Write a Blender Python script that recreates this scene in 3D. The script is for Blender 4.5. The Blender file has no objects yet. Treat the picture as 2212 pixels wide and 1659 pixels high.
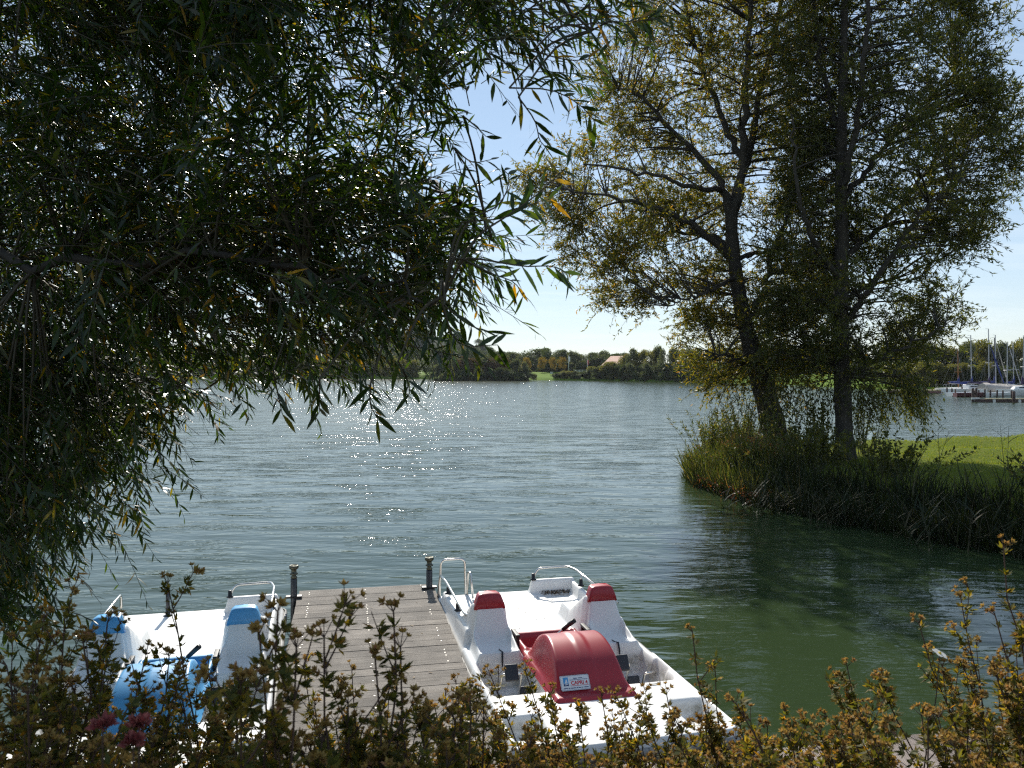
EXPOSURE, SKY, SUN, WAVE, HAZE = 0.88, 0.107, 3.5, 1.05, 0.00012
import bpy, math, random
import numpy as np
R = math.radians
rng = np.random.default_rng(7)
random.seed(7)
scn = bpy.context.scene
COL = scn.collection
CAMZ, F, CX, HY = 2.75, 1736.0, 1106.0, 798.0
SUN_AZ, SUN_EL = R(-9.5), R(35.0)          # azimuth measured from +Y towards +X

def P(px, py, Y):
    """A point at distance Y whose bearing and depression were measured on the photograph."""
    return np.array([(px - CX) / F * Y, Y, CAMZ - (py - HY) / F * Y])
def PZ(px, py, z):
    Y = (CAMZ - z) * F / (py - HY)
    return np.array([(px - CX) / F * Y, Y, z])

# ------------------------------------------------------------------ meshes
def mesh_np(name, V, Q, smooth=False):
    V = np.asarray(V, dtype=np.float32).reshape(-1, 3)
    Q = np.asarray(Q, dtype=np.int32)
    k = Q.shape[1]
    me = bpy.data.meshes.new(name)
    me.vertices.add(len(V)); me.vertices.foreach_set('co', V.ravel())
    me.loops.add(Q.size); me.loops.foreach_set('vertex_index', Q.ravel())
    me.polygons.add(len(Q))
    me.polygons.foreach_set('loop_start', np.arange(0, Q.size, k, dtype=np.int32))
    me.polygons.foreach_set('loop_total', np.full(len(Q), k, dtype=np.int32))
    if smooth:
        me.polygons.foreach_set('use_smooth', np.ones(len(Q), dtype=bool))
    me.update(calc_edges=True)
    return me

class MB:
    """Collects shapes (quads, tris, n-gons) for ONE mesh object."""
    def __init__(self): self.v = []; self.f = []; self.m = []
    def add(self, vs, fs, m=0):
        o = len(self.v); self.v += [tuple(map(float, p)) for p in vs]
        self.f += [tuple(i + o for i in f) for f in fs]; self.m += [m] * len(fs); return self
    def box(self, c, s, rz=0, m=0, taper=1.0, rx=0, ry=0):
        hx, hy, hz = s[0] / 2, s[1] / 2, s[2] / 2
        pts = []
        for z, t in ((-hz, 1), (hz, taper)):
            for x, y in ((-hx, -hy), (hx, -hy), (hx, hy), (-hx, hy)):
                pts.append(np.array([x * t, y * t, z]))
        M = rot(rx, ry, rz)
        pts = [M @ p + np.array(c) for p in pts]
        return self.add(pts, [(3, 2, 1, 0), (4, 5, 6, 7), (0, 1, 5, 4), (1, 2, 6, 5), (2, 3, 7, 6), (3, 0, 4, 7)], m)
    def tube(self, pts, rad, n=8, m=0, caps=True):
        V, Q = tube_np(pts, rad, n)
        fs = [tuple(q) for q in Q]
        if caps:
            k = len(pts)
            fs.append(tuple(reversed(range(n)))); fs.append(tuple(range((k - 1) * n, k * n)))
        return self.add(V, fs, m)
    def lathe(self, prof, c=(0, 0, 0), n=16, m=0, axis=None):
        V = []; fs = []
        for r, z in prof:
            for i in range(n):
                a = 2 * math.pi * i / n
                V.append((c[0] + r * math.cos(a), c[1] + r * math.sin(a), c[2] + z))
        for j in range(len(prof) - 1):
            for i in range(n):
                fs.append((j * n + i, j * n + (i + 1) % n, (j + 1) * n + (i + 1) % n, (j + 1) * n + i))
        fs.append(tuple(reversed(range(n)))); fs.append(tuple(range((len(prof) - 1) * n, len(prof) * n)))
        return self.add(V, fs, m)
    def build(self, name, mats, parent=None, smooth=False, bevel=0, bseg=2):
        me = bpy.data.meshes.new(name)
        me.from_pydata(self.v, [], self.f)
        me.polygons.foreach_set('material_index', np.array(self.m, dtype=np.int32))
        if smooth: me.polygons.foreach_set('use_smooth', np.ones(len(self.f), dtype=bool))
        me.update()
        return link(name, me, mats, parent, bevel, bseg)

def rot(rx, ry, rz):
    cx, sx, cy, sy, cz, sz = math.cos(rx), math.sin(rx), math.cos(ry), math.sin(ry), math.cos(rz), math.sin(rz)
    return (np.array([[cz, -sz, 0], [sz, cz, 0], [0, 0, 1]]) @ np.array([[cy, 0, sy], [0, 1, 0], [-sy, 0, cy]])
            @ np.array([[1, 0, 0], [0, cx, -sx], [0, sx, cx]]))

def link(name, me, mats, parent=None, bevel=0, bseg=2):
    o = bpy.data.objects.new(name, me); COL.objects.link(o)
    for mm in (mats if isinstance(mats, (list, tuple)) else [mats]): me.materials.append(mm)
    if parent is not None: o.parent = parent
    if bevel:
        b = o.modifiers.new('bevel', 'BEVEL'); b.width = bevel; b.segments = bseg; b.limit_method = 'ANGLE'; b.angle_limit = R(40)
        me.polygons.foreach_set('use_smooth', np.ones(len(me.polygons), dtype=bool))
        w = o.modifiers.new('wn', 'WEIGHTED_NORMAL')
    return o
def tag(o, label=None, cat=None, group=None, kind=None):
    if label: o['label'] = label
    if cat: o['category'] = cat
    if group: o['group'] = group
    if kind: o['kind'] = kind
    return o
def empty(name, loc=(0, 0, 0), rz=0, label=None, cat=None, group=None):
    o = bpy.data.objects.new(name, None); COL.objects.link(o)
    o.location = tuple(map(float, loc)); o.rotation_euler = (0, 0, rz); o.empty_display_size = .2
    return tag(o, label, cat, group)
def dup(root, loc, rz=0, scale=None, label=None, group=None):
    r = root.copy(); COL.objects.link(r); r.location = tuple(map(float, loc)); r.rotation_euler = (0, 0, rz)
    if scale: r.scale = scale
    if label: r['label'] = label
    if group: r['group'] = group
    for ch in list(root.children):
        c = ch.copy(); COL.objects.link(c); c.parent = r
        for g in list(ch.children):
            d = g.copy(); COL.objects.link(d); d.parent = c
    return r

def nrm(a): return a / np.maximum(np.linalg.norm(a, axis=-1, keepdims=True), 1e-9)

def tube_np(pts, rad, n=6):
    pts = np.asarray(pts, float); k = len(pts)
    rad = np.broadcast_to(np.asarray(rad, float), (k,))
    T = np.gradient(pts, axis=0); T = nrm(T)
    up = np.array([0, 0, 1.0]); 
    if abs(T[0] @ up) > .9: up = np.array([1.0, 0, 0])
    S = np.zeros_like(T); s = np.cross(T[0], up); s /= np.linalg.norm(s)
    for i in range(k):
        s = s - (s @ T[i]) * T[i]; s /= max(np.linalg.norm(s), 1e-9); S[i] = s
    B = np.cross(T, S)
    a = np.arange(n) * 2 * math.pi / n
    V = pts[:, None] + rad[:, None, None] * (np.cos(a)[None, :, None] * S[:, None] + np.sin(a)[None, :, None] * B[:, None])
    i = np.arange(k - 1)[:, None] * n; j = np.arange(n)[None]
    Q = np.stack([i + j, i + (j + 1) % n, i + n + (j + 1) % n, i + n + j], -1).reshape(-1, 4)
    return V.reshape(-1, 3), Q

class Soup:
    """Gathers numpy quad soups for one mesh."""
    def __init__(self): self.V = []; self.Q = []; self.n = 0
    def add(self, V, Q):
        V = np.asarray(V).reshape(-1, 3); self.V.append(V); self.Q.append(np.asarray(Q).reshape(-1, 4) + self.n); self.n += len(V); return self
    def tube(self, pts, rad, n=5): return self.add(*tube_np(pts, rad, n))
    def tubes(self, A, r0, r1, n=3):
        """Many equal polylines A (N,K,3)."""
        N, K, _ = A.shape
        T = nrm(np.gradient(A, axis=1))
        up = np.zeros_like(T); up[..., 0] = .31; up[..., 1] = .85; up[..., 2] = .4
        S = nrm(np.cross(T, up)); B = np.cross(T, S)
        r = np.asarray(r0)[..., None] * (1 - np.linspace(0, 1, K)) + np.asarray(r1)[..., None] * np.linspace(0, 1, K)
        r = np.broadcast_to(r, (N, K))
        a = np.arange(n) * 2 * math.pi / n
        V = A[:, :, None] + r[:, :, None, None] * (np.cos(a)[:, None] * S[:, :, None] + np.sin(a)[:, None] * B[:, :, None])
        i = np.arange(K - 1)[:, None] * n; j = np.arange(n)[None]
        q = np.stack([i + j, i + (j + 1) % n, i + n + (j + 1) % n, i + n + j], -1).reshape(-1, 4)
        Q = (np.arange(N) * K * n)[:, None, None] + q[None]
        return self.add(V, Q)
    def leaves(self, base, d, nor, L, W, seg=3, bend=0.0, prof=None):
        """Leaf blades: base (N,3), direction, normal, length, width."""
        N = len(base)
        d = nrm(d); side = nrm(np.cross(d, nor)); nor = np.cross(side, d)
        L = np.broadcast_to(L, (N,)); W = np.broadcast_to(W, (N,)); bend = np.broadcast_to(bend, (N,))
        if seg == 1:
            mid = base + d * (L * .42)[:, None]
            V = np.stack([base, mid + side * (W / 2)[:, None], base + d * L[:, None], mid - side * (W / 2)[:, None]], 1)
            return self.add(V, np.arange(N * 4).reshape(N, 4))
        t = np.linspace(0, 1, seg + 1)
        w = np.array(prof) if prof is not None else np.maximum(np.sin(np.pi * t ** .8) ** .8, .06)
        c = base[:, None] + d[:, None] * (L[:, None] * t)[..., None] - nor[:, None] * (L[:, None] * bend[:, None] * t ** 2)[..., None]
        hw = (W[:, None] * w[None] / 2)[..., None] * side[:, None]
        V = np.stack([c - hw, c + hw], 2).reshape(N, -1, 3)
        i = np.arange(seg) * 2
        q = np.stack([i, i + 1, i + 3, i + 2], -1)
        return self.add(V, (np.arange(N) * 2 * (seg + 1))[:, None, None] + q[None])
    def build(self, name, mats, parent=None, smooth=False):
        me = mesh_np(name, np.concatenate(self.V), np.concatenate(self.Q), smooth)
        return link(name, me, mats, parent)

def rand_dir(n, r=None):
    r = r or rng; a = r.normal(size=(n, 3)); return nrm(a)

# ------------------------------------------------------------------ polygons in a plane
def inside(poly, pts):
    poly = np.asarray(poly, float); x, y = pts[:, 0], pts[:, 1]; res = np.zeros(len(pts), bool)
    j = len(poly) - 1
    for i in range(len(poly)):
        xi, yi = poly[i]; xj, yj = poly[j]
        c = ((yi > y) != (yj > y)) & (x < (xj - xi) * (y - yi) / (yj - yi + 1e-12) + xi)
        res ^= c; j = i
    return res
def edge_dist(poly, pts, closed=True):
    poly = np.asarray(poly, float); d = np.full(len(pts), 1e9)
    n = len(poly)
    for i in range(n if closed else n - 1):
        a = poly[i]; b = poly[(i + 1) % n]; ab = b - a
        t = np.clip(((pts - a) @ ab) / max(ab @ ab, 1e-9), 0, 1)
        d = np.minimum(d, np.linalg.norm(pts - a - t[:, None] * ab, axis=1))
    return d
def sample_poly(poly, n, r=None):
    r = r or rng; poly = np.asarray(poly, float); lo, hi = poly.min(0), poly.max(0); out = []; m = 0
    while m < n:
        p = lo + r.random((n * 2, 2)) * (hi - lo); p = p[inside(poly, p)]; out.append(p); m += len(p)
    return np.concatenate(out)[:n]

# ------------------------------------------------------------------ materials
def newmat(name):
    m = bpy.data.materials.new(name); m.use_nodes = True; nt = m.node_tree; nt.nodes.clear(); return m, nt
def N(nt, t, **kw):
    n = nt.nodes.new(t)
    for k, v in kw.items():
        if k in n.inputs.keys(): n.inputs[k].default_value = v
        else: setattr(n, k, v)
    return n
def c4(c): return (c[0], c[1], c[2], 1.0)
def ramp(nt, stops, fac=None, interp='LINEAR'):
    r = nt.nodes.new('ShaderNodeValToRGB'); r.color_ramp.interpolation = interp
    el = r.color_ramp.elements
    while len(el) < len(stops): el.new(.5)
    for e, (p, c) in zip(el, stops): e.position = p; e.color = c4(c)
    if fac is not None: nt.links.new(fac, r.inputs[0])
    return r
def pmat(name, col, rough=.5, metal=0.0, var=.0, scale=4.0, dirt=None, dirt_amt=.5, bump=0.0, bscale=60.0, spec=.5, coat=0.0):
    m, nt = newmat(name); L = nt.links
    out = N(nt, 'ShaderNodeOutputMaterial'); b = N(nt, 'ShaderNodeBsdfPrincipled')
    b.inputs['Roughness'].default_value = rough; b.inputs['Metallic'].default_value = metal
    b.inputs['Specular IOR Level'].default_value = spec; b.inputs['Coat Weight'].default_value = coat
    tc = N(nt, 'ShaderNodeTexCoord')
    src = None
    if var or dirt:
        nz = N(nt, 'ShaderNodeTexNoise'); nz.inputs['Scale'].default_value = scale; nz.inputs['Detail'].default_value = 6
        L.new(tc.outputs['Object'], nz.inputs['Vector'])
        lo = [max(0, c * (1 - var)) for c in col]; hi = [min(1, c * (1 + var)) for c in col]
        r = ramp(nt, [(.3, lo), (.7, hi)], nz.outputs['Fac']); src = r.outputs[0]
        if dirt:
            n2 = N(nt, 'ShaderNodeTexNoise'); n2.inputs['Scale'].default_value = scale * 3.1; n2.inputs['Detail'].default_value = 8; n2.inputs['Roughness'].default_value = .7
            L.new(tc.outputs['Object'], n2.inputs['Vector'])
            r2 = ramp(nt, [(.5, (0, 0, 0)), (.75, (dirt_amt,) * 3)], n2.outputs['Fac'])
            mx = N(nt, 'ShaderNodeMix', data_type='RGBA'); L.new(r2.outputs[0], mx.inputs[0]); L.new(src, mx.inputs[6]); mx.inputs[7].default_value = c4(dirt); src = mx.outputs[2]
        L.new(src, b.inputs['Base Color'])
        r3 = N(nt, 'ShaderNodeMapRange'); r3.inputs[3].default_value = rough * .8; r3.inputs[4].default_value = min(1, rough * 1.25)
        L.new(nz.outputs['Fac'], r3.inputs[0]); L.new(r3.outputs[0], b.inputs['Roughness'])
    else:
        b.inputs['Base Color'].default_value = c4(col)
    if bump:
        nb = N(nt, 'ShaderNodeTexNoise'); nb.inputs['Scale'].default_value = bscale; nb.inputs['Detail'].default_value = 5
        L.new(tc.outputs['Object'], nb.inputs['Vector'])
        bp = N(nt, 'ShaderNodeBump'); bp.inputs['Strength'].default_value = bump; bp.inputs['Distance'].default_value = .02
        L.new(nb.outputs['Fac'], bp.inputs['Height']); L.new(bp.outputs[0], b.inputs['Normal'])
    L.new(b.outputs[0], out.inputs[0])
    return m
def leafmat(name, stops, trans=.35, rough=.4, spec=.5, tgain=(1.6, 1.5, .7)):
    """Leaf: glossy reflecting side plus light through the blade; tint per leaf."""
    m, nt = newmat(name); L = nt.links
    out = N(nt, 'ShaderNodeOutputMaterial'); g = N(nt, 'ShaderNodeNewGeometry')
    r = ramp(nt, stops, g.outputs['Random Per Island'])
    b = N(nt, 'ShaderNodeBsdfPrincipled'); b.inputs['Roughness'].default_value = rough; b.inputs['Specular IOR Level'].default_value = spec
    L.new(r.outputs[0], b.inputs['Base Color'])
    t = N(nt, 'ShaderNodeBsdfTranslucent')
    mu = N(nt, 'ShaderNodeMix', data_type='RGBA', blend_type='MULTIPLY'); mu.inputs[0].default_value = 1; L.new(r.outputs[0], mu.inputs[6]); mu.inputs[7].default_value = c4(tgain); 
    L.new(mu.outputs[2], t.inputs['Color'])
    mx = N(nt, 'ShaderNodeMixShader'); mx.inputs[0].default_value = trans
    L.new(b.outputs[0], mx.inputs[1]); L.new(t.outputs[0], mx.inputs[2]); L.new(mx.outputs[0], out.inputs[0])
    return m
# ------------------------------------------------------------------ camera, light, sky
cam = bpy.data.cameras.new('camera'); camo = bpy.data.objects.new('camera', cam); COL.objects.link(camo)
camo.location = (0, 0, CAMZ); camo.rotation_euler = (R(90), 0, 0)
cam.sensor_fit = 'HORIZONTAL'; cam.sensor_width = 36; cam.lens = 36 * F / 2212
cam.shift_y = -(829.5 - HY) / 2212
cam.clip_start = .05; cam.clip_end = 6000
cam.dof.use_dof = True; cam.dof.focus_distance = 12; cam.dof.aperture_fstop = 11
scn.camera = camo
scn.view_settings.view_transform = 'Standard'; scn.view_settings.look = 'None'; scn.view_settings.gamma = 1; scn.view_settings.exposure = EXPOSURE
scn.cycles.max_bounces = 8; scn.cycles.transparent_max_bounces = 8; scn.cycles.diffuse_bounces = 3; scn.cycles.glossy_bounces = 4; scn.cycles.transmission_bounces = 4
scn.cycles.caustics_reflective = False; scn.cycles.caustics_refractive = False
scn.cycles.use_denoising = False; scn.cycles.denoiser = 'OPENIMAGEDENOISE'; scn.cycles.denoising_input_passes = 'RGB_ALBEDO_NORMAL'; scn.cycles.denoising_prefilter = 'ACCURATE'
scn.cycles.sample_clamp_indirect = 4
scn.cycles.filter_width = 1.25

w = bpy.data.worlds.new('World'); scn.world = w; w.use_nodes = True; nt = w.node_tree; nt.nodes.clear(); L = nt.links
wo = N(nt, 'ShaderNodeOutputWorld'); bg = N(nt, 'ShaderNodeBackground'); bg.inputs['Strength'].default_value = SKY
sky = N(nt, 'ShaderNodeTexSky'); sky.sky_type = 'NISHITA'; sky.sun_disc = False; sky.sun_elevation = SUN_EL; sky.sun_rotation = SUN_AZ
sky.air_density = 1.0; sky.dust_density = .0; sky.ozone_density = 3.0; sky.altitude = 50
# thin cirrus streaks, laid out on the sky's own directions
tc = N(nt, 'ShaderNodeTexCoord'); sx = N(nt, 'ShaderNodeSeparateXYZ'); L.new(tc.outputs['Generated'], sx.inputs[0])
mpz = N(nt, 'ShaderNodeMath', operation='MAXIMUM'); L.new(sx.outputs[2], mpz.inputs[0]); mpz.inputs[1].default_value = .02
pz = N(nt, 'ShaderNodeMath', operation='ADD'); L.new(mpz.outputs[0], pz.inputs[0]); pz.inputs[1].default_value = .12
dx = N(nt, 'ShaderNodeMath', operation='DIVIDE'); L.new(sx.outputs[0], dx.inputs[0]); L.new(pz.outputs[0], dx.inputs[1])
dy = N(nt, 'ShaderNodeMath', operation='DIVIDE'); L.new(sx.outputs[1], dy.inputs[0]); L.new(pz.outputs[0], dy.inputs[1])
cb = N(nt, 'ShaderNodeCombineXYZ'); L.new(dx.outputs[0], cb.inputs[0]); L.new(dy.outputs[0], cb.inputs[1])
mp = N(nt, 'ShaderNodeMapping'); mp.inputs['Scale'].default_value = (.55, 1.5, 1); mp.inputs['Rotation'].default_value = (0, 0, R(18)); L.new(cb.outputs[0], mp.inputs[0])
nz = N(nt, 'ShaderNodeTexNoise'); nz.inputs['Scale'].default_value = 1.3; nz.inputs['Detail'].default_value = 8; nz.inputs['Roughness'].default_value = .58; nz.inputs['Distortion'].default_value = .5
L.new(mp.outputs[0], nz.inputs['Vector'])
rp = ramp(nt, [(.48, (0, 0, 0)), (.78, (.28, .28, .28))], nz.outputs['Fac'])
mx = N(nt, 'ShaderNodeMix', data_type='RGBA'); L.new(rp.outputs[0], mx.inputs[0]); d0 = N(nt, 'ShaderNodeVectorMath', operation='SCALE'); d0.inputs['Scale'].default_value = 1 / 3.4; L.new(sky.outputs[0], d0.inputs[0])
gm = N(nt, 'ShaderNodeGamma'); gm.inputs['Gamma'].default_value = .52; L.new(d0.outputs[0], gm.inputs[0])
d1 = N(nt, 'ShaderNodeVectorMath', operation='SCALE'); d1.inputs['Scale'].default_value = 2.95; L.new(gm.outputs[0], d1.inputs[0])
tn = N(nt, 'ShaderNodeVectorMath', operation='MULTIPLY'); tn.inputs[1].default_value = (.95, 1.0, 1.06); L.new(d1.outputs[0], tn.inputs[0]); L.new(tn.outputs[0], mx.inputs[6]); mx.inputs[7].default_value = (6.0, 6.2, 6.4, 1)
L.new(mx.outputs[2], bg.inputs[0]); L.new(bg.outputs[0], wo.inputs[0])

sl = bpy.data.lights.new('sun', 'SUN'); sl.energy = SUN; sl.angle = R(.53); sl.color = (1, .95, .86)
so = bpy.data.objects.new('sun', sl); COL.objects.link(so)
from mathutils import Vector
sund = Vector((math.sin(SUN_AZ) * math.cos(SUN_EL), math.cos(SUN_AZ) * math.cos(SUN_EL), math.sin(SUN_EL)))
so.rotation_euler = sund.to_track_quat('Z', 'Y').to_euler()
so.location = (-20, 60, 60)

# ------------------------------------------------------------------ water
def water_mat():
    m, nt = newmat('lake_water'); L = nt.links
    out = N(nt, 'ShaderNodeOutputMaterial'); b = N(nt, 'ShaderNodeBsdfPrincipled')
    b.inputs['Base Color'].default_value = (.031, .050, .020, 1); b.inputs['Roughness'].default_value = .13
    b.inputs['IOR'].default_value = 1.333; b.inputs['Specular IOR Level'].default_value = .5
    tc = N(nt, 'ShaderNodeTexCoord')
    def noise(scale, rot, det, rough=.5, dist=0.0):
        mp = N(nt, 'ShaderNodeMapping'); mp.inputs['Scale'].default_value = scale; mp.inputs['Rotation'].default_value = (0, 0, rot)
        L.new(tc.outputs['Object'], mp.inputs[0])
        n = N(nt, 'ShaderNodeTexNoise'); n.inputs['Scale'].default_value = 1; n.inputs['Detail'].default_value = det
        n.inputs['Roughness'].default_value = rough; n.inputs['Distortion'].default_value = dist
        L.new(mp.outputs[0], n.inputs['Vector']); return n.outputs['Fac']
    hs = [(noise((.55, 1.5, 1), R(9), 1.6, .45, .3), .046), (noise((1.5, 4.2, 1), R(-6), 2.5, .55, .35), .0225), (noise((6, 13, 1), R(4), 2.0, .5, .2), .0095)]
    # cat's paws: sparse patches of steep little ripples between smoother water
    paw = noise((.45, 1.3, 1), R(7), 3.0, .6, .4); pr = N(nt, 'ShaderNodeMapRange'); L.new(paw, pr.inputs[0]); pr.inputs[1].default_value = .50; pr.inputs[2].default_value = .74; pr.inputs[3].default_value = .30; pr.inputs[4].default_value = 3.6
    fm = N(nt, 'ShaderNodeMath', operation='MULTIPLY'); L.new(hs[2][0], fm.inputs[0]); sy = N(nt, 'ShaderNodeSeparateXYZ'); L.new(tc.outputs['Object'], sy.inputs[0]); wy = N(nt, 'ShaderNodeMapRange'); L.new(sy.outputs[1], wy.inputs[0])   # the wind freshens away from the sheltering bank
    wy.inputs[1].default_value = 14; wy.inputs[2].default_value = 45; wy.inputs[3].default_value = 1.2; wy.inputs[4].default_value = 2.3
    fw = N(nt, 'ShaderNodeMath', operation='MULTIPLY'); L.new(pr.outputs[0], fw.inputs[0]); L.new(wy.outputs[0], fw.inputs[1])
    cx_ = N(nt, 'ShaderNodeMapRange'); L.new(sy.outputs[0], cx_.inputs[0]); cx_.inputs[1].default_value = 0; cx_.inputs[2].default_value = 3.5; cx_.inputs[3].default_value = 1; cx_.inputs[4].default_value = .15   # the cove lies in the lee of the point
    cy_ = N(nt, 'ShaderNodeMapRange'); L.new(sy.outputs[1], cy_.inputs[0]); cy_.inputs[1].default_value = 15; cy_.inputs[2].default_value = 24; cy_.inputs[3].default_value = 0; cy_.inputs[4].default_value = 1
    cm_ = N(nt, 'ShaderNodeMath', operation='MAXIMUM'); L.new(cx_.outputs[0], cm_.inputs[0]); L.new(cy_.outputs[0], cm_.inputs[1])
    f2 = N(nt, 'ShaderNodeMath', operation='MULTIPLY'); L.new(fw.outputs[0], f2.inputs[0]); L.new(cm_.outputs[0], f2.inputs[1]); L.new(f2.outputs[0], fm.inputs[1])
    wr = N(nt, 'ShaderNodeMapRange'); L.new(sy.outputs[1], wr.inputs[0]); wr.inputs[1].default_value = 11; wr.inputs[2].default_value = 40; wr.inputs[3].default_value = .03; wr.inputs[4].default_value = .13; L.new(wr.outputs[0], b.inputs['Roughness']); hs[2] = (fm.outputs[0], hs[2][1])
    prev = None
    for h, a in hs:
        mu = N(nt, 'ShaderNodeMath', operation='MULTIPLY'); L.new(h, mu.inputs[0]); mu.inputs[1].default_value = a
        if prev is None: prev = mu.outputs[0]
        else:
            ad = N(nt, 'ShaderNodeMath', operation='ADD'); L.new(prev, ad.inputs[0]); L.new(mu.outputs[0], ad.inputs[1]); prev = ad.outputs[0]
    # patches of ruffled and calmer water
    gust = noise((.05, .12, 1), R(12), 2.0)
    gr = N(nt, 'ShaderNodeMapRange'); L.new(gust, gr.inputs[0]); gr.inputs[1].default_value = .3; gr.inputs[2].default_value = .7; gr.inputs[3].default_value = .65; gr.inputs[4].default_value = 1.15
    # the cove in the lee of the willows lies calmer than the open lake
    bp = N(nt, 'ShaderNodeBump'); bp.inputs['Distance'].default_value = WAVE; L.new(prev, bp.inputs['Height'])
    mm = N(nt, 'ShaderNodeMath', operation='MULTIPLY'); L.new(gr.outputs[0], mm.inputs[0]); mm.inputs[1].default_value = .8; L.new(mm.outputs[0], bp.inputs['Strength'])
    L.new(bp.outputs[0], b.inputs['Normal']); L.new(b.outputs[0], out.inputs[0])
    return m
V = [(-2500, -60, 0), (2500, -60, 0), (2500, 2500, 0), (-2500, 2500, 0)]
o = link('water', mesh_np('water', V, [[0, 1, 2, 3]]), water_mat()); tag(o, kind='structure')

# ------------------------------------------------------------------ thin haze over the lake
if HAZE > 0:
    m, nt = newmat('haze_air'); pv = N(nt, 'ShaderNodeVolumePrincipled'); pv.inputs['Density'].default_value = HAZE; pv.inputs['Color'].default_value = (.93, .96, 1, 1); pv.inputs['Anisotropy'].default_value = 0
    nt.links.new(pv.outputs[0], N(nt, 'ShaderNodeOutputMaterial').inputs['Volume'])
    b = MB(); b.box((0, 365, 19), (2400, 830, 46)); o = b.build('haze', m); tag(o, kind='stuff')
# ------------------------------------------------------------------ near bank (below the camera)
def bank_z(x, y):
    y = y - .10 * x * 0
    t = np.clip((3.35 - y) / 1.45, 0, 1)
    return -.25 + 1.40 * (t * t * (3 - 2 * t)) ** .8 + .03 * np.sin(x * 3.1 + y * 2.2) + .02 * np.sin(x * 7.3 - y * 5)
def grassmat(name, stops, scale=3.0, bump=.6):
    m, nt = newmat(name); L = nt.links
    out = N(nt, 'ShaderNodeOutputMaterial'); b = N(nt, 'ShaderNodeBsdfPrincipled'); b.inputs['Roughness'].default_value = .9; b.inputs['Specular IOR Level'].default_value = .04
    tc = N(nt, 'ShaderNodeTexCoord'); nz = N(nt, 'ShaderNodeTexNoise'); nz.inputs['Scale'].default_value = scale; nz.inputs['Detail'].default_value = 10; nz.inputs['Roughness'].default_value = .7
    L.new(tc.outputs['Object'], nz.inputs['Vector']); r = ramp(nt, stops, nz.outputs['Fac']); L.new(r.outputs[0], b.inputs['Base Color'])
    bp = N(nt, 'ShaderNodeBump'); bp.inputs['Strength'].default_value = bump; bp.inputs['Distance'].default_value = .05; L.new(nz.outputs['Fac'], bp.inputs['Height']); L.new(bp.outputs[0], b.inputs['Normal'])
    L.new(b.outputs[0], out.inputs[0]); return m
m_soil = grassmat('bank_soil', [(.3, (.030, .024, .014)), (.5, (.045, .045, .018)), (.7, (.075, .06, .03))], 6)
xs = np.linspace(-40, 40, 321); ys = np.linspace(-30, 3.9, 137)
X, Yg = np.meshgrid(xs, ys); Z = bank_z(X, Yg)
def grid_quads(nr, nc):
    i = np.arange(nr - 1)[:, None] * nc; j = np.arange(nc - 1)[None]
    return np.stack([i + j, i + j + 1, i + nc + j + 1, i + nc + j], -1).reshape(-1, 4)
o = link('ground', mesh_np('ground', np.stack([X, Yg, Z], -1), grid_quads(*X.shape), True), m_soil); tag(o, kind='structure')

# ------------------------------------------------------------------ grassy point with the two willows
PT = np.array([(4.85, 22.6), (4.45, 20.6), (4.35, 18.9), (4.75, 16.7), (5.4, 15.2), (6.2, 13.6), (7.5, 11.7), (9.6, 9.4), (12.5, 6.5), (18, 3.5), (60, 2), (60, 36), (30, 31.5), (17.5, 28.2), (11.2, 25.4), (8.0, 24.6), (6.0, 24.0)])
def point_z(pts):
    d = edge_dist(PT, pts) * np.where(inside(PT, pts), 1, -1)
    t = np.clip((d + .25) / 1.9, 0, 1)
    z = -.25 + .85 * (t * t * (3 - 2 * t))
    lump = .05 * np.sin(pts[:, 0] * 1.7 + pts[:, 1] * .9) + .04 * np.sin(pts[:, 0] * .6 - pts[:, 1] * 2.1)
    return z + lump * np.clip(d, 0, 1) + .008 * np.clip(d, 0, 12) * np.clip(pts[:, 0] - 8, 0, 10) * .15, d
m_lawn = grassmat('lawn_grass_ground', [(.3, (.085, .115, .012)), (.5, (.11, .14, .016)), (.7, (.15, .155, .028))], 4)
xs = np.arange(3.6, 60, .25); ys = np.arange(1.5, 37, .25)
X, Yg = np.meshgrid(xs, ys); pts = np.stack([X.ravel(), Yg.ravel()], 1); Z, D = point_z(pts)
q = grid_quads(*X.shape); q = q[(D[q] > -.6).all(1)]
o = link('lawn', mesh_np('lawn', np.column_stack([pts, Z]), q, True), m_lawn); tag(o, kind='structure')

# ------------------------------------------------------------------ far shore
SH = [(-900, 330), (-400, 300), (-153, 240), (-90, 245), (-45, 240), (-20, 225), (0, 206), (4.6, 205), (11, 202), (20, 196), (36.6, 172), (49, 146), (49, 112), (54, 101), (62, 99), (95, 97), (160, 70), (600, 40)]
SH = np.array(SH, float)
def shore_y(x): return np.interp(x, SH[:, 0], SH[:, 1])
m_far = grassmat('far_shore_grass', [(.3, (.075, .13, .010)), (.5, (.10, .17, .014)), (.7, (.14, .19, .02))], .25, .3)
rows = []
poly = [(x, y) for x, y in SH]
dense = []
for (x0, y0), (x1, y1) in zip(poly[:-1], poly[1:]):
    k = max(1, int(math.hypot(x1 - x0, y1 - y0) / 6))
    for t in range(k): dense.append((x0 + (x1 - x0) * t / k, y0 + (y1 - y0) * t / k))
dense.append(poly[-1]); dense = np.array(dense)
ctr = np.array([0, 40.0])
outd = nrm(dense - ctr)
V = []
offs = [(-1.5, -.4), (0, .02), (1.2, .45), (8, .7), (20, 1.3), (40, 1.9), (120, 2.2), (2500, 3.0)]
for off, z in offs:
    V.append(np.column_stack([dense + outd * off, np.full(len(dense), z) + (0.1 * np.sin(dense[:, 0] * .3) if off > 1 else 0)]))
V = np.concatenate(V)
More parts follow.
